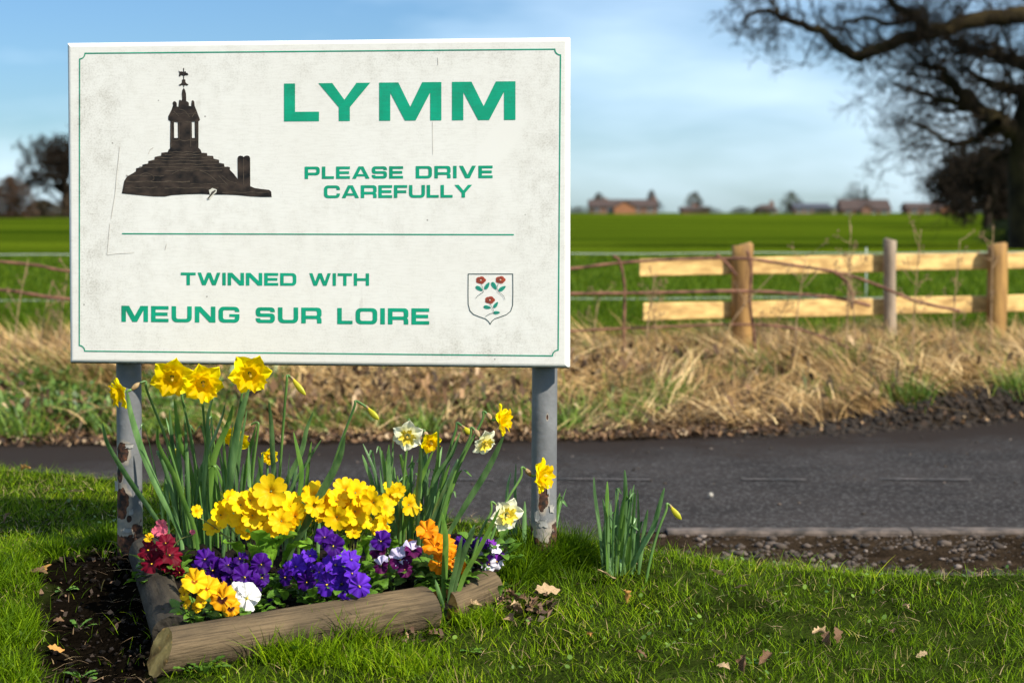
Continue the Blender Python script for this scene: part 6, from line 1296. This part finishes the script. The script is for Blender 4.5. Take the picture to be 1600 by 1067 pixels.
bush('hedge', 'dark green hedge at the foot of the great oak', 1590, 52, 120, 36, (.018, .035, .010), 5, 'hedge', n_=4500)
TY = 470.0
for (px, w_, h_, col, kind, lab, sd2) in [(1085, 34, 32, (.10, .085, .05), 0, 'bare rounded tree on the skyline left of centre in the open field view', 41), (1236, 38, 32, (.085, .090, .045), 0, 'greyish round tree between the two groups of roofs', 42), (1333, 52, 46, (.08, .07, .05), 0, 'thin bare tree standing behind the tall brown roof', 43), (935, 26, 30, (.09, .07, .05), 0, 'small bare tree left of the red gabled house', 44), (1018, 20, 34, (.09, .07, .06), 0, 'bare tree top over the right end of the red gabled house', 45)]:
    t = bush('skyline_tree', lab, px, TY + 25, w_, h_, col, sd2, 'tree', 'trees on the skyline', n_=700 if 'thin' in lab else 1500, sz=.0075)
bush('skyline_conifer', 'small dark green conifer poking up behind the tall brown roof', 1352, TY + 15, 10, 42, (.03, .05, .02), 46, 'conifer', 'trees on the skyline', n_=900, sz=.006)
for (px, w_, h_, lab) in [(1158, 42, 10, 'low green bush on the skyline between the bare tree and the roofs'), (1500, 120, 17, 'long low hedge on the skyline beneath the right trees'), (1190, 40, 8, 'low hedge in front of the left gable of the middle houses'), (905, 60, 10, 'low hedge on the skyline close to the board'), (1104, 60, 9, 'low hedge beneath the bare rounded tree'), (1290, 50, 6, 'low garden hedge beside the cream garage')]:
    bush('skyline_hedge', lab, px, TY - 5, w_, h_, (.06, .06, .03), int(px), 'hedge', 'hedges on the skyline', n_=900, sz=.006)

# ------------------------------------------------------------------ houses along the skyline
brick = M('house_brick', (.13, .065, .045), (.19, .10, .065), scale=1.5, rough=.9); orange_b = M('house_brick_orange', (.24, .10, .045), (.30, .13, .06), scale=1.5, rough=.9); cream = M('house_render', (.50, .44, .32), (.58, .52, .38), rough=.9)
roofs = [M('roof_tile_brown', (.04, .026, .022), (.075, .048, .04), scale=2, rough=.9, bump=.03), M('roof_tile_slate', (.04, .045, .06), (.07, .075, .10), scale=2, rough=.8, bump=.03)]; glass = M('window_glass', (.03, .035, .045), rough=.15); whitef = M('window_frame', (.7, .7, .68), rough=.6)
KH = TY / FPX
def house(label, pxl, pxr, top, ridge, wallm, roofm, gable=None, chim=(), wins=2, dep=8.0, doors=True, wing=None, pitch_in=0.0):
    """pxl..pxr its width; top = height of the ridge above the field, px; ridge = height of the eaves, px"""
    x0, x1 = fx(pxl, TY), fx(pxr, TY); xc = (x0 + x1) / 2; z0 = H(xc, TY) - .3; hz_, he = top * KH * .86 + .3, ridge * KH * .86 + .3; root = thing('house', label, 'house', (xc, TY, z0), 0, 'houses along the skyline'); w_ = (x1 - x0) / 2
    mb = MB(); mb.add([(-w_, 0, 0), (w_, 0, 0), (w_, dep, 0), (-w_, dep, 0), (-w_, 0, he), (w_, 0, he), (w_, dep, he), (-w_, dep, he), (-w_ + pitch_in, dep / 2, hz_ - .12), (w_ - pitch_in, dep / 2, hz_ - .12)], [(0,1,5,4),(2,3,7,6),(3,0,4,8,7),(1,2,6,9,5)]); mb.build('wall', wallm, root)
    mb = MB(); ov = .35; t_ = .18; sl_ = (hz_ - he) / (dep / 2); ze = he - ov * sl_
    for sgn in (0, 1):
        ya, yb = (-ov, dep / 2) if not sgn else (dep + ov, dep / 2)
        mb.add([(-w_ - ov, ya, ze), (w_ + ov, ya, ze), (w_ + ov - pitch_in, yb, hz_), (-w_ - ov + pitch_in, yb, hz_), (-w_ - ov, ya, ze + t_), (w_ + ov, ya, ze + t_), (w_ + ov - pitch_in, yb, hz_ + t_), (-w_ - ov + pitch_in, yb, hz_ + t_)], [(0,1,2,3),(7,6,5,4),(0,4,5,1),(1,5,6,2),(3,7,4,0)])
    rf2 = mb.build('roof', roofm, root)
    for (cx_, ch_) in chim:
        cxx = fx(cx_, TY) - xc; mb = MB(); mb.box(cxx - .5, cxx + .5, dep / 2 - .5, dep / 2 + .5, hz_ - .8, hz_ + ch_ * KH); mb.box(cxx - .35, cxx - .05, dep / 2 - .15, dep / 2 + .15, hz_ + ch_ * KH + .01, hz_ + ch_ * KH + .4); mb.build('chimney', brick, rf2)
    for i in range(wins):
        wx = -w_ + (i + .5) * 2 * w_ / wins; zc = he * .62
        if zc < .8: continue
        mb = MB(); mb.box(wx - .75, wx + .75, -.06, .06, zc - .55, zc + .55); fr = mb.build('window', whitef, root); mb = MB()
        for k in (-1, 1): mb.box(wx + (.04 if k > 0 else -.68), wx + (.68 if k > 0 else -.04), -.085, -.065, zc - .47, zc + .47)
        mb.build('pane', glass, fr)
    if gable:
        gx_, gw, gh, gm_ = gable; gx2 = fx(gx_, TY) - xc; gwm = gw * KH / 2; ghm = gh * KH + .3; mb = MB(); ge = ghm * .62
        mb.add([(gx2 - gwm, -1.6, 0), (gx2 + gwm, -1.6, 0), (gx2 + gwm, -1.6, ge), (gx2, -1.6, ghm), (gx2 - gwm, -1.6, ge), (gx2 - gwm, .5, 0), (gx2 + gwm, .5, 0), (gx2 + gwm, .5, ge), (gx2 - gwm, .5, ge)], [(0,1,2,3,4),(5,0,4,8),(1,6,7,2)]); mb.build('gable', gm_, root)
        mb = MB(); mb.add([(gx2 - gwm - .3, -1.9, ge - .2), (gx2, -1.9, ghm + .12), (gx2, 3.0, ghm + .12), (gx2 - gwm - .3, 3.0, ge - .2), (gx2 + gwm + .3, -1.9, ge - .2), (gx2 + gwm + .3, 3.0, ge - .2), (gx2 - gwm - .3, -1.9, ge - .38), (gx2, -1.9, ghm - .06), (gx2 + gwm + .3, -1.9, ge - .38)], [(0,1,2,3),(1,4,5,2),(6,7,1,0),(7,8,4,1)]); mb.build('gable_roof', roofm, root)
    return root
house('long dark roofed house with an orange gable, nearest the board on the skyline', 922, 1026, 25, 13, brick, roofs[0], gable=(976, 34, 20, orange_b), chim=((947, 3), (1024, 5)), wins=5)
house('small brown gabled house at the left of the middle group', 1184, 1214, 16, 9, brick, roofs[0], chim=((1209, 6),), wins=2, pitch_in=2.0)
house('long low house with a blue grey slate roof in the middle group', 1242, 1296, 18, 11, brick, roofs[1], wins=4)
house('cream rendered garage at the end of the slate roofed house', 1283, 1306, 13, 10, cream, roofs[1], wins=1, dep=6)
house('tall house with a broad brown roof and two dormer windows', 1316, 1391, 25, 8, brick, roofs[0], gable=(1352, 16, 15, brick), wins=4, dep=10)
house('low brown house with an orange gable, right of the broad roof', 1418, 1500, 19, 10, brick, roofs[0], gable=(1480, 26, 15, orange_b), chim=((1465, 4),), wins=4)
house('roof glimpsed between the small trees and the oak trunk', 1545, 1580, 17, 9, brick, roofs[0], wins=2)
house('low brown house under the bare rounded tree left of the middle', 1066, 1108, 12, 7, brick, roofs[0], wins=2, chim=((1088, 5),))
